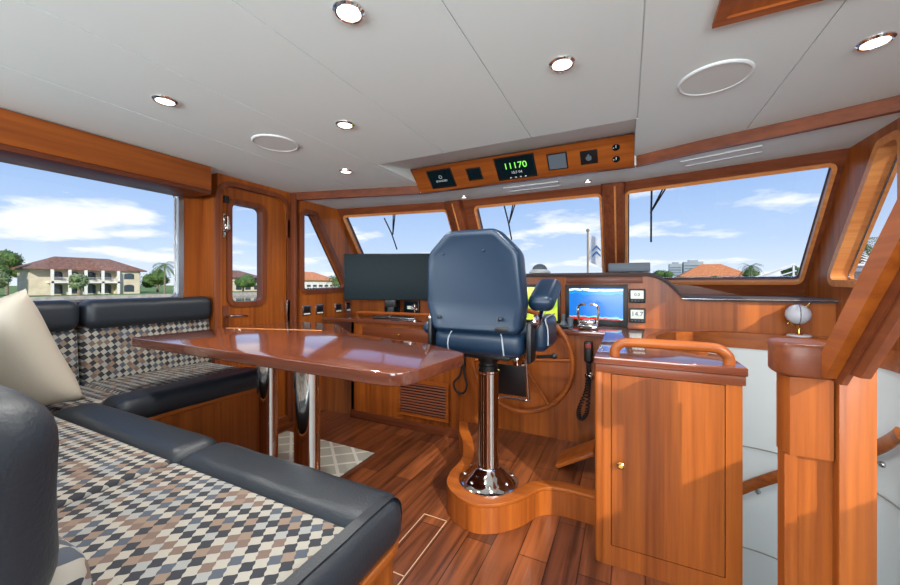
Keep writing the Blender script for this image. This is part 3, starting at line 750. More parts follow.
for k, (x, lab) in enumerate(((-.62, 'short chrome thumb switch base on helm shelf behind the chair'),)):
    b = NB(); lathe(b, (x, 2.65, .891), [(.02, 0), (.02, .01), (.007, .016), (.007, .04), (.012, .05)], 16); tag(obj('thumb_control', b, 'chrome'), lab, 'knob')
# VHF handset
vh = thing('radio_handset', 'black radio handset with coiled cord hanging right of the wheel', 'handset', (-.225, 2.53, .45))
b = NB(); box(b, -.252, -.198, 2.49, 2.53, .69, .83, .014, 3); hs = obj('handset_body', b, 'black', vh)
b = NB(); box(b, -.243, -.207, 2.487, 2.492, .785, .812, .002); obj('speaker_slot', b, mat('red_mark', srgb(150, 50, 40), .5), hs)
b = NB(); box(b, -.25, -.20, 2.53, 2.549, .70, .80, .004); obj('bracket', b, 'steel', vh)
b = NB()
path = catmull([(-.225, 2.505, .69), (-.225, 2.50, .62), (-.24, 2.50, .50), (-.285, 2.50, .37), (-.27, 2.50, .315), (-.235, 2.50, .37), (-.225, 2.505, .52), (-.222, 2.51, .585)], 40)
coil = []
for i, p in enumerate(path):
    a = i*1.05; coil.append(p+Vector((math.cos(a)*.011, math.sin(a)*.011, 0)))
tube(b, coil, .0042, 6); obj('cord', b, 'rubber', vh)
b = NB(); lathe(b, (-.222, 2.549, .59), [(.03, 0), (.03, .006), (.02, .01), (.018, .03), (.008, .034)], 22, RX(90)); obj('socket', b, 'chrome', vh)
# hanging loop + fitting at left of the chair
b = NB(); tube(b, catmull([(-1.13, 2.528, .60), (-1.15, 2.525, .50), (-1.20, 2.52, .44), (-1.18, 2.52, .38), (-1.12, 2.52, .37), (-1.09, 2.52, .43), (-1.11, 2.525, .50), (-1.125, 2.528, .60)], 6), .008, 8); box(b, -1.15, -1.11, 2.52, 2.549, .57, .66, .005)
tag(obj('cord_loop', b, 'rubber'), 'black corded microphone looped on a hook between louvre and chair', 'cord')

# box and compass on the brow
b = NB(); box(b, -.125, .15, 2.95, 3.08, 1.290, 1.355, .006); tag(obj('speaker_box', b, 'grey'), 'low grey box lying on the dashboard top before the pillar', 'box')
cp = thing('compass', 'domed compass on the dashboard top just right of the chair back', 'compass', (-.645, 3.0, 1.289))
b = NB(); lathe(b, (-.645, 3.0, 1.289), [(.085, 0), (.085, .012), (.07, .022), (.065, .03)], 28); obj('base', b, 'white2', cp)
b = NB(); lathe(b, (-.645, 3.0, 1.315), [(.06, 0), (.056, .02), (.042, .038), (.02, .048), (.003, .05)], 24); obj('dome', b, 'grey', cp)

# television on the port side, facing the settee
tv = thing('television', 'large dark flat screen standing on the port end of the dashboard', 'television', (-1.95, 2.72, .95))
ang = math.degrees(math.atan2(.333, .77))
tl = Matrix.Translation((-1.93, 2.712, 0)) @ RZ(ang)
def tb(bm, *a, **k):
    q = NB(); box(q, *a, **k); bmesh.ops.transform(q, matrix=tl, verts=q.verts); merge(bm, q)
b = NB(); tb(b, -.42, .46, -.02, .02, 1.055, 1.475, bev=.005); fr = obj('housing', b, 'black', tv)
b = NB(); tb(b, -.412, .452, -.0225, -.0195, 1.064, 1.467); obj('screen', b, 'screen_off', fr, smooth=False)
b = NB(); tb(b, -.05, .05, .0, .05, .99, 1.10, bev=.004); tb(b, -.16, .16, -.02, .10, .892, .905, bev=.004); tb(b, -.03, .03, .02, .05, .90, 1.06, bev=.004); obj('stand', b, 'black', tv)
# gauges under the television
for i, (x, lab) in enumerate(((-2.03, 'black control panel under the television, left one of the pair'), (-1.81, 'black control panel under the television, right one of the pair'))):
    t = panel_box('engine_display', lab, 'panel', x-.085, x+.085, .92, 1.045, FY, 'screen_off', group=None)
    b = NB(); box(b, x-.04, x+.03, FY-.0265, FY-.022, .965, .995); obj('label_plate', b, 'lcd', t)
# outlets on the port wall under the side window
for y, lab in ((2.365, 'aftmost steel switch plate under the small port window'), (2.52, 'second steel switch plate from the door under the port window'), (2.765, 'third steel switch plate from the door, left of the close trio'), (2.915, 'fourth steel switch plate from the door, middle of the trio'), (3.065, 'steel switch plate farthest from the door, right of the trio')):
    t = thing('switch_plate', lab, 'switch', (XS, y, .92))
    w_ = .048
    b = NB(); box(b, XS-.001, XS+.010, y-w_, y+w_, .918, 1.008, .003); pl_ = obj('plate', b, 'steel', t)
    b = NB(); box(b, XS+.009, XS+.013, y-w_+.012, y+w_-.012, .945, .994, .002); obj('rocker', b, 'black', pl_)
    b = NB(); box(b, XS+.0095, XS+.012, y-w_+.014, y+w_-.014, .926, .936); obj('label_strip', b, 'lcd', pl_)

# ================================================================== overhead instruments
oh = thing('instrument_board', 'slanted cherry instrument panel in the ceiling recess above the windscreen', 'panel', (MID, 2.5, 1.95))
pz0, pz1, py0, py1 = 1.945, 2.085, 2.535, 2.375
ct = Vector((0, py1-py0, pz1-pz0)); Lp = ct.length; ctn = ct.normalized(); pn = Vector((0, -ctn.z, ctn.y)); 
if pn.z > 0: pn = -pn
fP = lambda s, t: (s, py0+ctn.y*t, pz0+ctn.z*t)
b = NB(); slab(b, rect(-1.495, .04, 0, Lp), [], fP, .015); obj('board', b, 'wood_x', oh, smooth=False)
tilt = Matrix(((1, 0, 0, 0), (0, ctn.y, pn.y, 0), (0, ctn.z, pn.z, 0), (0, 0, 0, 1)))   # local x,y(up the board),z(out)
def pb(bm, x0, x1, t0, t1, n0, n1, bev=0):
    q = NB(); box(q, x0, x1, t0, t1, n0, n1, bev)
    bmesh.ops.transform(q, matrix=Matrix.Translation((0, py0, pz0)) @ tilt, verts=q.verts); merge(bm, q)
def ploc(x, t): return (x, py0+ctn.y*t+pn.y*.022, pz0+ctn.z*t+pn.z*.022)
def pdev(name, lab, cat, x0, x1, t0, t1, screen=None):
    t = thing(name, lab, cat, ploc((x0+x1)/2, t0))
    b = NB(); pb(b, x0, x1, t0, t1, 0, .016, .003); h = obj('housing', b, 'black', t)
    if screen:
        b = NB(); pb(b, x0+.012, x1-.012, t0+.018, t1-.012, .0155, .0175); obj('screen', b, screen, h, smooth=False)
    return t
flip = Matrix(((1, 0, 0, 0), (0, ctn.y, pn.y, 0), (0, ctn.z, pn.z, 0), (0, 0, 0, 1)))
def ptext(nm, s, size, x, t, m, par):
    return text(nm, s, size, Vector((x, py0, pz0))+ctn*t+pn*.0185, flip, m, par)
d = pdev('alarm_panel', 'square black alarm panel at the port end of the overhead board', 'panel', -1.375, -1.165, .02, .185, 'screen_off')
b = NB(); c0 = Vector((-1.27, py0, pz0))+ctn*.12+pn*.019; tube(b, [c0+Vector((math.cos(a)*.012, 0, 0))+ctn*math.sin(a)*.012 for a in [2*math.pi*i/16 for i in range(16)]], .0018, 5, True); obj('power_ring', b, 'ink', d)
ptext('lettering', 'STANDBY', .022, -1.27, .085, 'ink', d)
d = pdev('overhead_switch', 'small plain black square between alarm panel and green display', 'panel', -1.055, -.94, .05, .155, 'screen_off')
d = pdev('depth_display', 'black overhead display with bright green digits', 'display', -.832, -.552, .018, .198, 'screen_off')
ptext('digits', '11170', .066, -.69, .125, 'green_led', d); ptext('reading', '12.5 04', .026, -.69, .074, 'ink', d)
for i in range(4):
    b = NB(); pb(b, -.745+i*.035, -.732+i*.035, .030, .038, .015, .019); obj('button', b, 'ink', d)
d = pdev('speaker_grille_panel', 'plain grey black square right of the green overhead display', 'panel', -.475, -.345, .045, .17, None)
b = NB(); pb(b, -.465, -.355, .055, .16, .0155, .018); obj('grille', b, 'grey', d)
d = pdev('rotary_switch', 'black overhead plate with a small rotary switch', 'switch', -.269, -.164, .055, .155, None)
b = NB(); c0 = Vector((-.217, py0, pz0))+ctn*.105; tube(b, [c0+pn*.014, c0+pn*.03], .017, 16); pb(b, -.221, -.213, .10, .135, .028, .034); obj('knob', b, 'grey', d)
for t_, lab in ((.145, 'upper round black dial at the starboard end of overhead board'), (.065, 'lower round black dial at the starboard end of overhead board')):
    t = thing('dial', lab, 'dial', ploc(-.06, t_))
    b = NB(); c0 = Vector((-.06, py0, pz0))+ctn*t_; tube(b, [c0, c0+pn*.014], .038, 24)
    if t_ < .1: pb(b, -.10, -.02, t_-.036, t_+.034, 0, .008, .003)
    h = obj('bezel', b, 'black', t)
    b = NB(); tube(b, [c0+pn*.0135, c0+pn*.017], .022, 20); obj('face', b, 'screen_off', h)
    b = NB(); pb(b, -.062, -.058, t_-.002, t_+.016, .017, .019); pb(b, -.077, -.071, t_-.004, t_+.002, .0145, .018); obj('mark', b, 'ink', h)

# ================================================================== ceiling fittings
def downlight(loc, r, label, group):
    t = thing('ceiling_light', label, 'light', loc, group)
    b = NB(); x, y, z = loc
    lathe(b, (x, y, z-.010), [(r*.74, .0105), (r*.76, .002), (r*.86, 0), (r, .006), (r*1.02, .0105)], 32); 
    obj('bezel', b, 'chrome', t)
    b = NB(); lathe(b, (x, y, z-.004), [(r*.76, 0), (r*.76, .003)], 28); obj('lens', b, 'lamp', t)
    d = bpy.data.lights.new('bulb', 'SPOT'); d.energy = 26 if r > .03 else 4; d.color = (1, .97, .93); d.spot_size = R(150); d.spot_blend = .8; d.shadow_soft_size = .03
    o = bpy.data.objects.new('bulb', d); C.objects.link(o); o.parent = t; o.location = (0, 0, -.02)
    return t
for (x, y), lab in (((-.732, .823), 'round ceiling downlight nearest the camera, at the top of the photo'), ((-.211, 1.355), 'round ceiling downlight just aft of the overhead panel, above the wheel'),
                    ((-1.804, .87), 'round ceiling downlight above the settee by the big port window'), ((-1.267, 1.396), 'round ceiling downlight over the middle of the table'),
                    ((.734, 1.685), 'round ceiling downlight at far starboard beside the stair rail'), ((-1.787, 1.979), 'small looking ceiling downlight nearest the port side door')):
    downlight((x, y, H), .046, lab, None)
for (x, y), lab in (((-.255, 2.80), 'tiny soffit light above the starboard edge of the centre windscreen'), ((-1.254, 2.84), 'tiny soffit light above the port edge of the centre windscreen')):
    downlight((x, y, 1.948), .026, lab, None)
for (x, y), lab in (((-1.79, 1.41), 'round white ceiling speaker on the port side near the door'), ((.305, 1.716), 'round white ceiling speaker on the starboard side by the wood hatch')):
    t = thing('ceiling_speaker', lab, 'speaker', (x, y, H))
    b = NB(); lathe(b, (x, y, H-.008), [(.110, .0085), (.11, .003), (.115, 0), (.121, .003), (.123, .0085)], 40); obj('bezel', b, 'white2', t)
    b = NB(); lathe(b, (x, y, H-.005), [(.111, 0), (.111, .004)], 40); obj('grille', b, 'grille', t)
hat = thing('ceiling_hatch', 'cherry framed hatch panel in the ceiling at starboard', 'hatch', (.45, 1.1, H))
b = NB(); slab(b, rect(.235, .70, .75, 1.356), [rect(.265, .67, .78, 1.325)], fXY(H-.014), .0135); obj('frame', b, 'wood_x', hat)
b = NB(); box(b, .265, .67, .78, 1.325, H-.006, H-.001); obj('panel', b, 'wood_y', hat)
for a, lab in (((-.863, -.45), 'flat white air vent in the soffit above the centre windscreen'), ((.30, .68), 'flat white air vent in the soffit above the starboard windscreen')):
    b = NB(); x0, x1 = a; y0 = 2.77 if x0 < 0 else 2.60
    q = NB(); slab(q, rect(x0, x1, y0-.06, y0+.06), [rect(x0+.008, x1-.008, y0-.052, y0+.052)], fXY(1.942), .0058)
    box(q, x0+.008, x1-.008, y0-.052, y0+.052, 1.945, 1.9478)
    if x0 > 0: bmesh.ops.transform(q, matrix=Matrix.Translation(((x0+x1)/2, y0, 0)) @ RZ(-17) @ Matrix.Translation((-(x0+x1)/2, -y0, 0)), verts=q.verts)
    merge(b, q); tag(obj('air_vent', b, 'white2', smooth=False), lab, 'vent')

# ================================================================== NEWEL + STAIR STRINGER
nw = thing('stair_newel', 'heavy cherry stair post with rounded cap and rising handrail', 'stair post', (.46, 1.3, -.6))
b = NB()
box(b, .411, .487, 1.298, 1.34, -.6, .94); obj('panel_core', b, 'wood_z', nw)
b = NB(); prism(b, [(.381, 1.30), (.395, 1.28), (.482, 1.28), (.482, 1.33), (.381, 1.33)], .74, .95, 0)
box(b, .385, .411, 1.284, 1.335, -.6, .739); obj('panel_stile', b, 'wood_z', nw)
b = NB(); box(b, .486, .556, 1.265, 1.33, -.6, .995, .004); obj('post', b, 'wood_z', nw)
b = NB(); prism(b, rpoly([(.364, 1.245), (.485, 1.245), (.485, 1.385), (.364, 1.385)], [.07, 0, 0, .07]), .955, 1.043, .010); obj('cap', b, 'dark_x', nw)
def ramp(bm, x0, x1, prof):
    A = [bm.verts.new((x0, y, z)) for y, z in prof]; B = [bm.verts.new((x1, y, z)) for y, z in prof]; n = len(prof)
    bm.faces.new(A); bm.faces.new(B[::-1])
    for i in range(n): bm.faces.new([A[i], A[(i+1) % n], B[(i+1) % n], B[i]])
K = 1.15
b = NB(); ramp(b, .445, .471, [(1.285, .965), (1.225, .965), (.40, .955+K*.835), (.40, .98+K*.88), (1.28, .985), (1.285, .98)]); obj('handrail', b, 'wood_y', nw)
b = NB(); ramp(b, .4712, .488, [(1.285, .985), (1.135, .988), (.40, .988+K*.735), (.40, .99+K*.82), (1.285, 1.01)]); obj('stringer', b, 'dark_y', nw)
b = NB(); ramp(b, .466, .478, [(1.25, .955), (1.205, .955), (.40, .945+K*.81), (.40, .97+K*.85), (1.25, .98)]); obj('stringer_groove', b, 'dark_y', nw)
# well handrail
hr = thing('stairwell_handrail', 'curved wooden handrail on the white stairwell wall', 'handrail', (WC[0], WC[1]+.4, -.2))
b = NB()
pts = [(WC[0]+.45*math.cos(R(a)), WC[1]+.45*math.sin(R(a)), .55-.66*((a+10)/105)) for a in range(-10, 150, 5)]
tube(b, pts, .024, 10, sx=.6, sy=1.3, up=(0, 0, 1)); obj('rail', b, 'wood_x', hr)
for a in (12, 78):
    z = .55-.66*((a+10)/105); p = Vector((WC[0]+.45*math.cos(R(a)), WC[1]+.45*math.sin(R(a)), z)); o_ = Vector((WC[0]+.484*math.cos(R(a)), WC[1]+.484*math.sin(R(a)), z-.07))
    b = NB(); tube(b, catmull([p-Vector((0, 0, .02)), p-Vector((0, 0, .055)), o_], 5), .006, 8); sphere(b, o_, .016); obj('bracket', b, 'steel', hr)
# globe ornament
gl = thing('desk_globe', 'small silver globe on a brass stand at the starboard counter corner', 'globe', (.905, 2.80, .89))
b = NB(); lathe(b, (.905, 2.80, .8905), [(.055, 0), (.055, .010), (.05, .014)], 28); obj('base', b, 'paper', gl)
b = NB(); lathe(b, (.905, 2.80, .904), [(.020, 0), (.008, .01), (.006, .03), (.014, .04), (.004, .05)], 18); tube(b, catmull([(.905, 2.80, .95), (.875, 2.79, .96), (.85, 2.78, .985)], 5), .005); obj('stand', b, 'brass', gl)
b = NB(); sphere(b, (.900, 2.80, 1.022), .058, None, None, 24); gb = obj('sphere', b, 'paper', gl)
b = NB(); tube(b, [(.850, 2.795, .965), (.950, 2.805, 1.083)], .004); sphere(b, (.952, 2.805, 1.086), .007); obj('axis', b, 'brass', gl)
b = NB(); tube(b, [(.900+.060*math.cos(t)*.1, 2.80+.060*math.cos(t), 1.022+.06*math.sin(t)) for t in [2*math.pi*i/30 for i in range(30)]], .0022, 6, True); obj('meridian', b, 'steel', gb)

# ================================================================== TABLE
tb_ = thing('dining_table', 'glossy reddish wood table on two polished steel columns', 'table', (-1.4, 1.2, 0))
tp = rpoly([(-2.25, .93), (-.60, .905), (-.565, 1.30), (-.83, 1.44), (-1.36, 1.55), (-1.55, 1.70), (-1.76, 1.86), (-2.22, 1.88)], [.03, .10, .05, .10, .05, .03, .06, .03])
b = NB(); prism(b, tp, .886, .93, .006); top = obj('tabletop', b, 'table', tb_, ang=25)
b = NB(); tube(b, [(-2.22, 1.40, .9302), (-1.60, 1.57, .9302)], .0012, 4)
obj('leaf_joint', b, 'honey', top)
for i, (x, y) in enumerate(((-1.66, 1.26), (-1.16, 1.06))):
    b = NB(); lathe(b, (x, y, 0.0), [(.105, 0), (.105, .008), (.056, .018), (.050, .03), (.050, .885)], 36); lg = obj('leg', b, 'chrome', tb_)
b = NB(); box(b, -1.80, -1.02, .98, 1.34, .868, .887, .003); obj('underframe', b, 'dark_x', tb_)
# rug
b = NB(); box(b, -2.48, -1.60, 1.57, 2.06, .0012, .010, .003)
rg = tag(obj('rug', b, 'rug', smooth=False), 'pale grey rug with cream diamond lattice under the table', 'rug')

# ================================================================== SETTEE
se = thing('settee', 'L shaped settee in black leather and leaf patterned weave', 'settee', (-1.6, .6, 0))
bp = rpoly([(-2.80, -.55), (-.515, -.55), (-.515, .795), (-2.075, .795), (-2.075, 1.545), (-2.80, 1.545)], [0, 0, .10, .02, .02, 0], 10)
b = NB(); prism(b, bp, .0, .56, 0); obj('base', b, 'wood_z', se)
b = NB(); prism(b, rpoly([(-2.80, -.55), (-.503, -.55), (-.503, .808), (-2.062, .808), (-2.062, 1.555), (-2.80, 1.555)], [0, 0, .11, .02, .02, 0], 10), .535, .562, .006); obj('base_cap', b, 'wood_y', se)
def cushion(bm, x0, x1, y0, y1, z0, z1, bev, puff=.008, nx=12):
    q = NB(); box(q, x0, x1, y0, y1, z0, z1, bev, 4)
    bmesh.ops.subdivide_edges(q, edges=[e for e in q.edges if e.calc_length() > .12], cuts=nx, use_grid_fill=True)
    for v in q.verts:
        a = (v.co.x-x0)/(x1-x0); c = (v.co.y-y0)/(y1-y0)
        if v.co.z > (z0+z1)/2: v.co.z += puff*max(0, math.sin(math.pi*max(0, min(1, a))))**.5*max(0, math.sin(math.pi*max(0, min(1, c))))**.5
    merge(bm, q)
def wrinkle(bm, amp, sc_=9):
    from mathutils import noise
    for v in bm.verts: v.co += Vector((noise.noise(v.co*sc_), noise.noise(v.co*sc_+Vector((7, 0, 0))), noise.noise(v.co*sc_+Vector((0, 9, 0)))))*amp
for x0, x1, y0, y1, w_ in ((-2.70, -1.276, .20, .64, 0), (-1.266, -.55, .20, .64, 0), (-2.70, -2.215, .905, 1.55, 1)):
    b = NB(); cushion(b, x0, x1, y0, y1, .562, .650, .018, .006); obj('seat_cushion', b, 'fab_xy', se, ang=50)
b = NB(); cushion(b, -2.70, -2.215, .65, .895, .562, .650, .018, .006); obj('seat_cushion', b, 'fab_xy', se, ang=50)
def bolster(x0, x1, y0, y1):
    b = NB(); q = NB(); box(q, x0, x1, y0, y1, .545, .668, .052, 6); 
    bmesh.ops.subdivide_edges(q, edges=[e for e in q.edges if e.calc_length() > .10], cuts=14, use_grid_fill=True)
    wrinkle(q, .0035); merge(b, q); return b
for a in ((-2.21, -1.275, .622, .80), (-1.27, -.512, .622, .80), (-2.25, -2.045, .80, 1.56)):
    obj('bolster', bolster(*a), 'leather', se, ang=60)
obj('bolster', bolster(-.575, -.500, .10, .785), 'leather', se, ang=60)
# port backrests: fabric panel below, leather roll above
for y0, y1 in ((.905, 1.60), (-.35, .895)):
    b = NB(); q = NB(); box(q, -2.80, -2.685, y0, y1, .60, .965, .03, 4, RY(-6), (-2.7, 0, .65)); merge(b, q); obj('backrest', b, 'fab_yz', se, ang=50)
    b = NB(); q = NB(); box(q, -2.815, -2.672, y0, y1, .945, 1.112, .05, 6)
    bmesh.ops.subdivide_edges(q, edges=[e for e in q.edges if e.calc_length() > .1], cuts=12, use_grid_fill=True); wrinkle(q, .003); merge(b, q); obj('back_roll', b, 'leather', se, ang=60)
# aft backrest right beside the camera
b = NB(); box(b, -2.66, -.66, .03, .262, .60, .84, .05, 5, RX(8), (0, .2, .65)); obj('backrest', b, 'fab_xz', se, ang=50)
b = NB(); q = NB(); box(q, -2.62, -.560, -.08, .188, .80, 1.090, .08, 8)
bmesh.ops.subdivide_edges(q, edges=[e for e in q.edges if e.calc_length() > .1], cuts=16, use_grid_fill=True); wrinkle(q, .006, 7); merge(b, q); obj('back_roll', b, 'leather', se, ang=60)
# cushion
def pillow(c, w_, h_, t_, rot):
    b = NB(); n = 26; g = {}
    for sd in (1, -1):
        for i in range(n+1):
            for j in range(n+1):
                u = -1+2*i/n; v = -1+2*j/n
                pin = 1-.10*(u*u*(1-v*v)+v*v*(1-u*u))
                th_ = t_*((1-u**4)*(1-v**4))**.55
                crease = .010*math.sin(5*u+3*v)*(1-abs(u))*(1-abs(v))
                g[sd, i, j] = b.verts.new((u*w_/2*pin, sd*(th_+crease*.5), v*h_/2*pin))
        for i in range(n):
            for j in range(n):
                b.faces.new([g[sd, i, j], g[sd, i+1, j], g[sd, i+1, j+1], g[sd, i, j+1]])
    bmesh.ops.remove_doubles(b, verts=b.verts, dist=.0008)
    bmesh.ops.transform(b, matrix=Matrix.Translation(c) @ rot, verts=b.verts); return b
b = pillow((-2.36, .50, .875), .52, .52, .10, RZ(38) @ RX(14) @ RY(-14))
tag(obj('throw_pillow', b, 'pillow', ang=80), 'champagne satin throw pillow leaning in the corner of the settee', 'pillow')

# ================================================================== OUTSIDE
GZ = -1.8; WZ = -2.7
def noisy(name, c1, c2, scale, rough=.9):
    m = bpy.data.materials.new(name); m.use_nodes = True
    n = m.node_tree.nodes; l = m.node_tree.links; p = n['Principled BSDF']
    t = n.new('ShaderNodeTexCoord'); ns = n.new('ShaderNodeTexNoise'); l.new(t.outputs['Object'], ns.inputs[0]); ns.inputs['Scale'].default_value = scale; ns.inputs['Detail'].default_value = 6
    r = n.new('ShaderNodeValToRGB'); l.new(ns.outputs[0], r.inputs[0]); r.color_ramp.elements[0].position = .35; r.color_ramp.elements[0].color = c1; r.color_ramp.elements[1].position = .65; r.color_ramp.elements[1].color = c2
    l.new(r.outputs[0], p.inputs['Base Color']); p.inputs['Roughness'].default_value = rough; return m
M['leaf'] = noisy('foliage', srgb(40, 66, 30), srgb(96, 128, 62), 2.5)
M['leaf2'] = noisy('foliage_pale', srgb(86, 110, 70), srgb(150, 164, 120), 2.5)
M['frond'] = noisy('palm_frond', srgb(48, 74, 36), srgb(104, 130, 70), 2)
M['trunk'] = noisy('palm_trunk', srgb(110, 98, 84), srgb(150, 138, 120), 3)
M['grass'] = noisy('lawn', srgb(84, 116, 50), srgb(120, 148, 70), .3)
M['stucco'] = noisy('cream_stucco', srgb(206, 192, 166), srgb(222, 210, 186), .6)
M['stucco_w'] = noisy('white_stucco', srgb(222, 220, 212), srgb(236, 234, 228), .6)
M['tile_brown'] = noisy('brown_roof_tile', srgb(112, 80, 66), srgb(146, 106, 88), 1.5)
M['tile_orange'] = noisy('orange_roof_tile', srgb(188, 112, 66), srgb(214, 142, 92), 1.5)
M['seawall'] = noisy('seawall_concrete', srgb(150, 146, 134), srgb(182, 176, 162), 1)
M['darkglass'] = mat('house_glass', srgb(52, 66, 74), .12)
M['haze'] = noisy('hazed_concrete', srgb(150, 158, 168), srgb(168, 176, 184), .1); M['bandglass'] = mat('hazed_window_band', srgb(112, 126, 142), .3)  # distance haze painted into the tower colours
M['water'] = mat('canal_water', srgb(52, 74, 84), .08, bump=.5, bscale=.6)
M['gel'] = mat('white_gelcoat', srgb(232, 232, 230), .25)

b = NB(); slab(b, rect(-900, 900, -500, 1500), [], fXY(WZ-.5), .5); tag(obj('canal_water', b, 'water', smooth=False), 'calm dark canal water around the boat', 'water', kind='structure')
b = NB()
slab(b, [(-900, -300), (-120, -300), (-118, 160), (60, 210), (200, 190), (700, 150), (900, 1400), (-900, 1400)], [], fXY(GZ-.4), .4)
tag(obj('lawn', b, 'grass', smooth=False), 'low green shore lawn along the canal', 'lawn', kind='structure')
b = NB()
for p, q in (((-120, -300), (-118, 160)), ((-118, 160), (60, 210)), ((60, 210), (200, 190))):
    d = (Vector(q)-Vector(p)).normalized(); nn = Vector((d.y, -d.x))*1.2
    prism(b, [p, q, (q[0]+nn.x, q[1]+nn.y), (p[0]+nn.x, p[1]+nn.y)], WZ-.3, GZ+.15)
tag(obj('seawall', b, 'seawall', smooth=False), 'long concrete seawall along the far canal bank', 'seawall', kind='structure')

def hip(bm, x0, x1, y0, y1, z0, z1, ov=1.0):
    x0 -= ov; x1 += ov; y0 -= ov; y1 += ov
    w_, l_ = x1-x0, y1-y0
    if l_ > w_: r0, r1 = ((x0+x1)/2, y0+w_/2), ((x0+x1)/2, y1-w_/2)
    else: r0, r1 = (x0+l_/2, (y0+y1)/2), (x1-l_/2, (y0+y1)/2)
    v = [bm.verts.new((x, y, z0)) for x, y in ((x0, y0), (x1, y0), (x1, y1), (x0, y1))]
    e_ = [bm.verts.new((x, y, z0-.3)) for x, y in ((x0, y0), (x1, y0), (x1, y1), (x0, y1))]
    a = bm.verts.new((*r0, z1)); c = bm.verts.new((*r1, z1))
    if l_ > w_: F_ = [(v[0], v[1], a), (v[1], v[2], c, a), (v[2], v[3], c), (v[3], v[0], a, c)]
    else: F_ = [(v[0], v[1], c, a), (v[1], v[2], c), (v[2], v[3], a, c), (v[3], v[0], a)]
    for f_ in F_: bm.faces.new(f_)
    for i in range(4): bm.faces.new([v[i], v[(i+1) % 4], e_[(i+1) % 4], e_[i]])
    bm.faces.new(e_)
# mansion, facade towards +X
mn = thing('mansion', 'two storey cream mansion with brown hip roof and arched balconies', 'house', (-143, 49, GZ))
b = NB(); box(b, -150, -141, 37, 61, GZ, 5.4); box(b, -141, -139, 54.5, 60, GZ, 5.2); obj('walls', b, 'stucco', mn, smooth=False)
b = NB(); hip(b, -151, -139.5, 37, 60.5, 5.4, 9.0, 1.2); hip(b, -142, -138.5, 44.5, 53.8, 5.3, 7.6, .6); obj('roof', b, 'tile_brown', mn, smooth=False)
b = NB(); box(b, -141, -137.6, 40, 54.5, 1.45, 1.95); obj('balcony', b, 'stucco_w', mn, smooth=False)
for y in (40.2, 43.6, 46.9, 50.6, 54.2):
    b = NB(); box(b, -138.1, -137.6, y-.28, y+.28, GZ, 5.1); obj('column', b, 'stucco_w', mn, smooth=False)
for z0, z1 in ((GZ+.3, 1.2), (2.4, 4.7)):
    for y0, y1 in ((40.8, 43.1), (44.3, 46.4), (47.5, 50.1), (51.1, 53.7)):
        b = NB(); slab(b, [(y0, z0), (y1, z0)]+circ((y0+y1)/2, z1-.6, (y1-y0)/2, 10, 0, 180, .6), [], fYZ(-140.98), .1); obj('window', b, 'darkglass', mn, smooth=False)
    b = NB(); slab(b, [(56.0, z0+.3), (58.5, z0+.3)]+circ(57.25, z1-.7, 1.25, 10, 0, 180, .5), [], fYZ(-138.99), .1); obj('window', b, 'darkglass', mn, smooth=False)
b = NB()
for z in (3.0, 2.6, 2.2): box(b, -137.65, -137.55, 40.2, 54.2, z-.04, z+.04)
obj('railing', b, 'stucco_w', mn, smooth=False)
# house beyond side window: white balustrade house with red roof
def simple_house(name, lab, cx_, cy_, w_, l_, z1, zr, wall, roof, cols=5):
    t = thing(name, lab, 'house', (cx_, cy_, GZ))
    b = NB(); box(b, cx_-w_/2, cx_+w_/2, cy_-l_/2, cy_+l_/2, GZ, z1); obj('walls', b, wall, t, smooth=False)
    b = NB(); hip(b, cx_-w_/2, cx_+w_/2, cy_-l_/2, cy_+l_/2, z1, zr); obj('roof', b, roof, t, smooth=False)
    for i in range(cols):
        y = cy_-l_/2+l_*(i+.5)/cols
        for z0 in ((GZ+.6, 1.8) if z1 > 3.5 else (GZ+.6,)):
            b = NB(); box(b, cx_+w_/2, cx_+w_/2+.1, y-l_/cols*.3, y+l_/cols*.3, z0, z0+2); obj('window', b, 'darkglass', t, smooth=False)
        x = cx_-w_/2+w_*(i+.5)/cols
        b = NB(); box(b, x-w_/cols*.3, x+w_/cols*.3, cy_-l_/2-.1, cy_-l_/2, GZ+.6, GZ+2.6); obj('window', b, 'darkglass', t, smooth=False)
    return t
simple_house('villa', 'white villa with red tile roof seen through the small port window', -142, 128, 14, 26, 3.2, 7.2, 'stucco_w', 'tile_orange', 7)
simple_house('villa', 'grey roofed villa seen through the port door window', -150, 98, 12, 16, 4.0, 7.0, 'stucco', 'tile_brown', 4)
simple_house('villa', 'low house with orange hip roof seen through the starboard windscreen', 37, 216, 26, 18, 5.0, 11.0, 'stucco_w', 'tile_orange', 5)
for x, y, w_, h_, lab in ((48.6, 470, 12, 23.5, 'hazy grey high rise on the horizon, taller of two'), (65, 470, 18, 25.5, 'wide grey high rise on the horizon, right of the slimmer one'), (19, 520, 15, 25, 'faint distant block just right of the centre pillar')):
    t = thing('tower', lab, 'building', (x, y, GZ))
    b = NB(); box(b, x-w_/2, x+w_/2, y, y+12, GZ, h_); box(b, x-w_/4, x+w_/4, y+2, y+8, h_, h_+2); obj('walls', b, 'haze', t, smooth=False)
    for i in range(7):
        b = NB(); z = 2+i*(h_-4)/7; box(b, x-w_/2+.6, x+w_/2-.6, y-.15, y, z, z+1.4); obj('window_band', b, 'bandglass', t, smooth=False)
# balustrade on the bank in front of the white villa
bl = thing('balustrade', 'white balustrade along the far bank before the red roofed villa', 'balustrade', (-119, 120, GZ))
b = NB(); box(b, -121.6, -121.0, 92, 158, GZ+1.5, GZ+1.75); box(b, -121.6, -121.0, 92, 158, GZ, GZ+.3); obj('rails', b, 'stucco_w', bl, smooth=False)
for i in range(44):
    b = NB(); lathe(b, (-121.3, 92.6+i*1.5, GZ+.3), [(.28, 0), (.2, .2), (.34, .5), (.18, .95), (.28, 1.2)], 8); obj('baluster', b, 'stucco_w', bl)

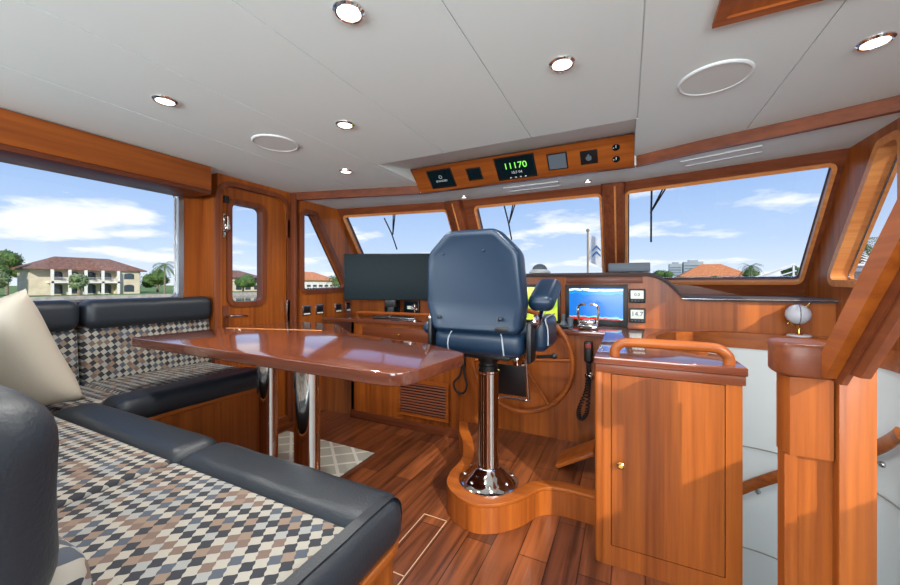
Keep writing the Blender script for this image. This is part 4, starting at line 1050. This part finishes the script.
def leafball(bm, c, r, n, s):
    from mathutils import noise
    for _ in range(n):
        d = Vector((random.gauss(0, 1), random.gauss(0, 1), random.gauss(0, 1))).normalized()
        k = r*(.62+.42*random.random()); p = Vector(c)+Vector((d.x*k, d.y*k, d.z*k*.8))
        a = Vector((random.gauss(0, 1), random.gauss(0, 1), random.gauss(0, 1))).normalized(); e2 = a.cross(d).normalized()
        vs = [bm.verts.new(p+a*s), bm.verts.new(p+e2*s*.6), bm.verts.new(p-a*s), bm.verts.new(p-e2*s*.6)]
        bm.faces.new(vs)
def tree(x, y, h, r, lab, m='leaf', group=None):
    t = thing('tree', lab, 'tree', (x, y, GZ), group)
    b = NB(); tube(b, [(x, y, GZ), (x+.2, y, GZ+h*.4), (x, y+.2, GZ+h*.65)], [.4, .3, .2], 8); obj('trunk', b, 'trunk', t)
    b = NB()
    for i in range(9):
        a = random.random()*6.28; q = random.random()*r*.6
        cz = GZ+h*(.38+.42*random.random())
        sphere(b, (x+q*math.cos(a), y+q*math.sin(a), cz), r*.45, None, r*.38, 10); leafball(b, (x+q*math.cos(a), y+q*math.sin(a), cz), r*.55, 170, .30)
    o = obj('crown', b, m, t, smooth=False)
    return t
def palm(x, y, h, r, lab, group=None, gz=GZ):
    t = thing('palm_tree', lab, 'palm', (x, y, gz), group)
    b = NB(); tube(b, [(x, y, gz), (x+.15, y, gz+h*.5), (x, y, gz+h)], [.32, .24, .2], 8); obj('trunk', b, 'trunk', t)
    b = NB()
    for i in range(22):
        a = i*2.4+random.random()*.4; up = .9-1.5*(i/22)+random.random()*.2
        pts = []; dx_, dy_ = math.cos(a), math.sin(a)
        for k in range(8):
            s = k/7; rr = r*s; pts.append(Vector((x+dx_*rr, y+dy_*rr, gz+h+r*(up*s-.95*s*s))))
        side = Vector((-dy_, dx_, 0))
        for k in range(7):
            p, q = pts[k], pts[k+1]; wd = r*.20*math.sin(math.pi*(.12+.85*k/7))
            for sg in (-1, 1):
                for f_ in (0, .5):
                    m0 = p.lerp(q, f_); m1 = p.lerp(q, f_+.34)
                    vs = [b.verts.new(m0), b.verts.new(m1), b.verts.new(m1+side*sg*wd+Vector((dx_, dy_, -.9))*wd*.35)]
                    b.faces.new(vs)
    obj('fronds', b, 'frond', t, smooth=False); return t
tree(-136, 21, 13.4, 7, 'broad dark tree left of the mansion, at the photo left edge')
tree(-140, 30.5, 12.2, 5.4, 'round dark tree touching the left side of the mansion')
tree(-124, 27, 7.6, 3.6, 'pale silvery tree in front of the dark trees left of mansion', 'leaf2')
tree(-129, 42.5, 6.2, 2.6, 'small light green tree before the mansion balconies', 'leaf2')
tree(-150, 70, 8.4, 4.5, 'dense tree just right of the mansion')
palm(-132, 63.5, 9.0, 4.2, 'tall palm right of the mansion')
palm(-128, 70, 8.8, 4.0, 'palm cut by the right edge of the big window')
palm(-141, 76, 8.2, 3.6, 'shorter palm behind the tall palm beside the mansion')
tree(-162, 38, 14.5, 5.5, 'dark treetop rising behind the left end of the mansion roof')
tree(-162, 66, 10.5, 4.0, 'treetop just behind the right corner of the mansion')
tree(-128, 87, 6.4, 4.5, 'green tree in the port door window, left half')
tree(-126, 97, 5.4, 4.5, 'lower green tree in the port door window, right half')
tree(-127, 108, 7.2, 4.5, 'bushy tree at the left edge of the small port window')
tree(-128, 140, 7.0, 6, 'bushy tree right of the white villa')
tree(-130, 158, 9.0, 8, 'large tree at the right end of the small port window')
palm(-118+0, 122, 6.0, 3.2, 'short palm in front of the white villa')
tree(13, 172, 9.0, 4.0, 'green tree left of the orange roof behind the windscreen')
tree(32, 186, 6.6, 3.0, 'small bush before the orange roofed house')
palm(39, 160, 9.2, 4.0, 'palm right of the orange roof')
tree(42.5, 176, 9.6, 4.0, 'bushy tree among palms right of the orange roof')
tree(45.8, 150, 9.4, 3.6, 'tree at the right edge of the starboard windscreen')
palm(25.7, 62.5, 8.0, 3.2, 'palm seen through the starboard quarter window', gz=-1.8)
# moored motor yacht to starboard (dark windows, white decks) and its sloping white roof
yt = thing('moored_yacht', 'white motor yacht moored off the starboard bow', 'yacht', (13, 33, WZ))
b = NB(); prism(b, [(9, 30), (13, 28.5), (30, 29), (30, 34), (13, 34.5), (9, 33)], WZ, .9, .1); obj('hull', b, 'gel', yt, smooth=False)
b = NB(); prism(b, [(12.6, 30), (24, 30), (24, 33.5), (12.6, 33.5)], .9, 2.25, .1); obj('cabin', b, 'gel', yt, smooth=False)
b = NB(); box(b, 12.5, 23.6, 29.9, 33.6, 1.35, 1.95, .05); obj('window_band', b, 'darkglass', yt, smooth=False)
b = NB(); box(b, 12.2, 22, 29.7, 33.8, 2.25, 2.4, .05); obj('hardtop', b, 'gel', yt, smooth=False)
dk = thing('boathouse', 'white sloping boathouse roof right of the palms', 'boathouse', (28, 100, WZ))
b = NB(); v = [(23.7, 100.2, 2.2), (31.5, 100.2, 5.5), (33, 104, 5.5), (25, 104, 2.2)]
A = [b.verts.new(p) for p in v]; B = [b.verts.new((p[0]+.1, p[1], p[2]-.3)) for p in v]
b.faces.new(A); b.faces.new(B[::-1])
for i in range(4): b.faces.new([A[i], A[(i+1) % 4], B[(i+1) % 4], B[i]])
obj('roof', b, 'stucco_w', dk, smooth=False)
for i in range(4):
    b = NB(); tube(b, [(23.9+i*1.5, 100, 1.6-.1*i), (31.2+i*.7, 100, 4.9-i*.9)], .14, 6); obj('rafter', b, 'gel', dk)
for x, zt in ((24.6, 2.2), (31.6, 5.1)):
    b = NB(); box(b, x-.15, x+.15, 100.4, 100.7, WZ, zt); obj('post', b, 'gel', dk, smooth=False)
# own foredeck with flagstaff
b = NB(); prism(b, [(-3.2, 3.8), (1.7, 3.8), (1.6, 5.5), (.8, 8.0), (-.75, 10.2), (-2.3, 8.0), (-3.1, 5.5)], -1.0, .75, .05)
tag(obj('foredeck', b, 'gel', smooth=False), 'white foredeck of the boat ahead of the windscreen', 'deck', kind='structure')
fg = thing('bow_flag', 'white flag with blue emblem on a staff at the bow', 'flag', (-.82, 9.0, .75))
b = NB(); tube(b, [(-.82, 9.0, .75), (-.82, 9.0, 2.42)], .022, 10); sphere(b, (-.82, 9.0, 2.45), .04); obj('staff', b, 'trunk', fg)
b = NB(); n = 14; gr = []
for i in range(n+1):
    u = i/n; gr.append([b.verts.new((-.80+.34*u*.9, 9.0+.05*math.sin(u*9), z_-u*.16)) for z_ in (1.72, 2.36)])
for i in range(n): b.faces.new([gr[i][0], gr[i+1][0], gr[i+1][1], gr[i][1]])
r = bmesh.ops.solidify(b, geom=b.faces[:], thickness=.006); fo = obj('flag_cloth', b, 'gel', fg)
M['navy'] = mat('navy_emblem', srgb(30, 80, 130), .6)
b = NB()
for k in range(2):
    z = 1.94-k*.13
    for s in (0, 1):
        slab(b, [(-.72+.09*s, z+.0+.10*s), (-.63+.09*s, z+.10-.10*s), (-.63+.09*s, z+.15-.10*s), (-.72+.09*s, z+.05+.10*s)], [], fXZ(8.93), .004)
obj('emblem', b, 'navy', fg, smooth=False)
b = NB(); box(b, -1.15, -.9, 8.2, 8.6, .75, 1.28, .05); box(b, -.42, -.30, 8.6, 8.9, .75, 1.5, .03)
tag(obj('anchor_windlass', b, 'gel'), 'white anchor windlass housing at the bow', 'windlass')
# wipers outside the screen
def wiper(x, lab, dx2, z0, z1):
    t = thing('windscreen_wiper', lab, 'wiper', fS(x, 1.9))
    o_ = Vector((0, .10, .07))
    b = NB(); tube(b, [Vector(fS(x, z1))+o_, Vector(fS(x+.004, (z0+z1)/2))+o_*1.15, Vector(fS(x+.01, z0))+o_], .007, 6); obj('blade', b, 'black', t)
    zm = (z0+z1)/2-.02
    for k in (0, .03):
        b = NB(); tube(b, [Vector(fS(x+dx2+k, 1.93))+o_*1.3, Vector(fS(x+k*.2, zm+k*.3))+o_*1.3], .006, 6); obj('arm', b, 'black', t)
wiper(.165, 'black wiper on the starboard windscreen pane', .13, 1.47, 1.90)
wiper(-.99, 'black wiper on the centre windscreen pane above the chair', .12, 1.55, 1.83)
wiper(-2.22, 'black wiper on the port windscreen pane above the television', .14, 1.50, 1.80)
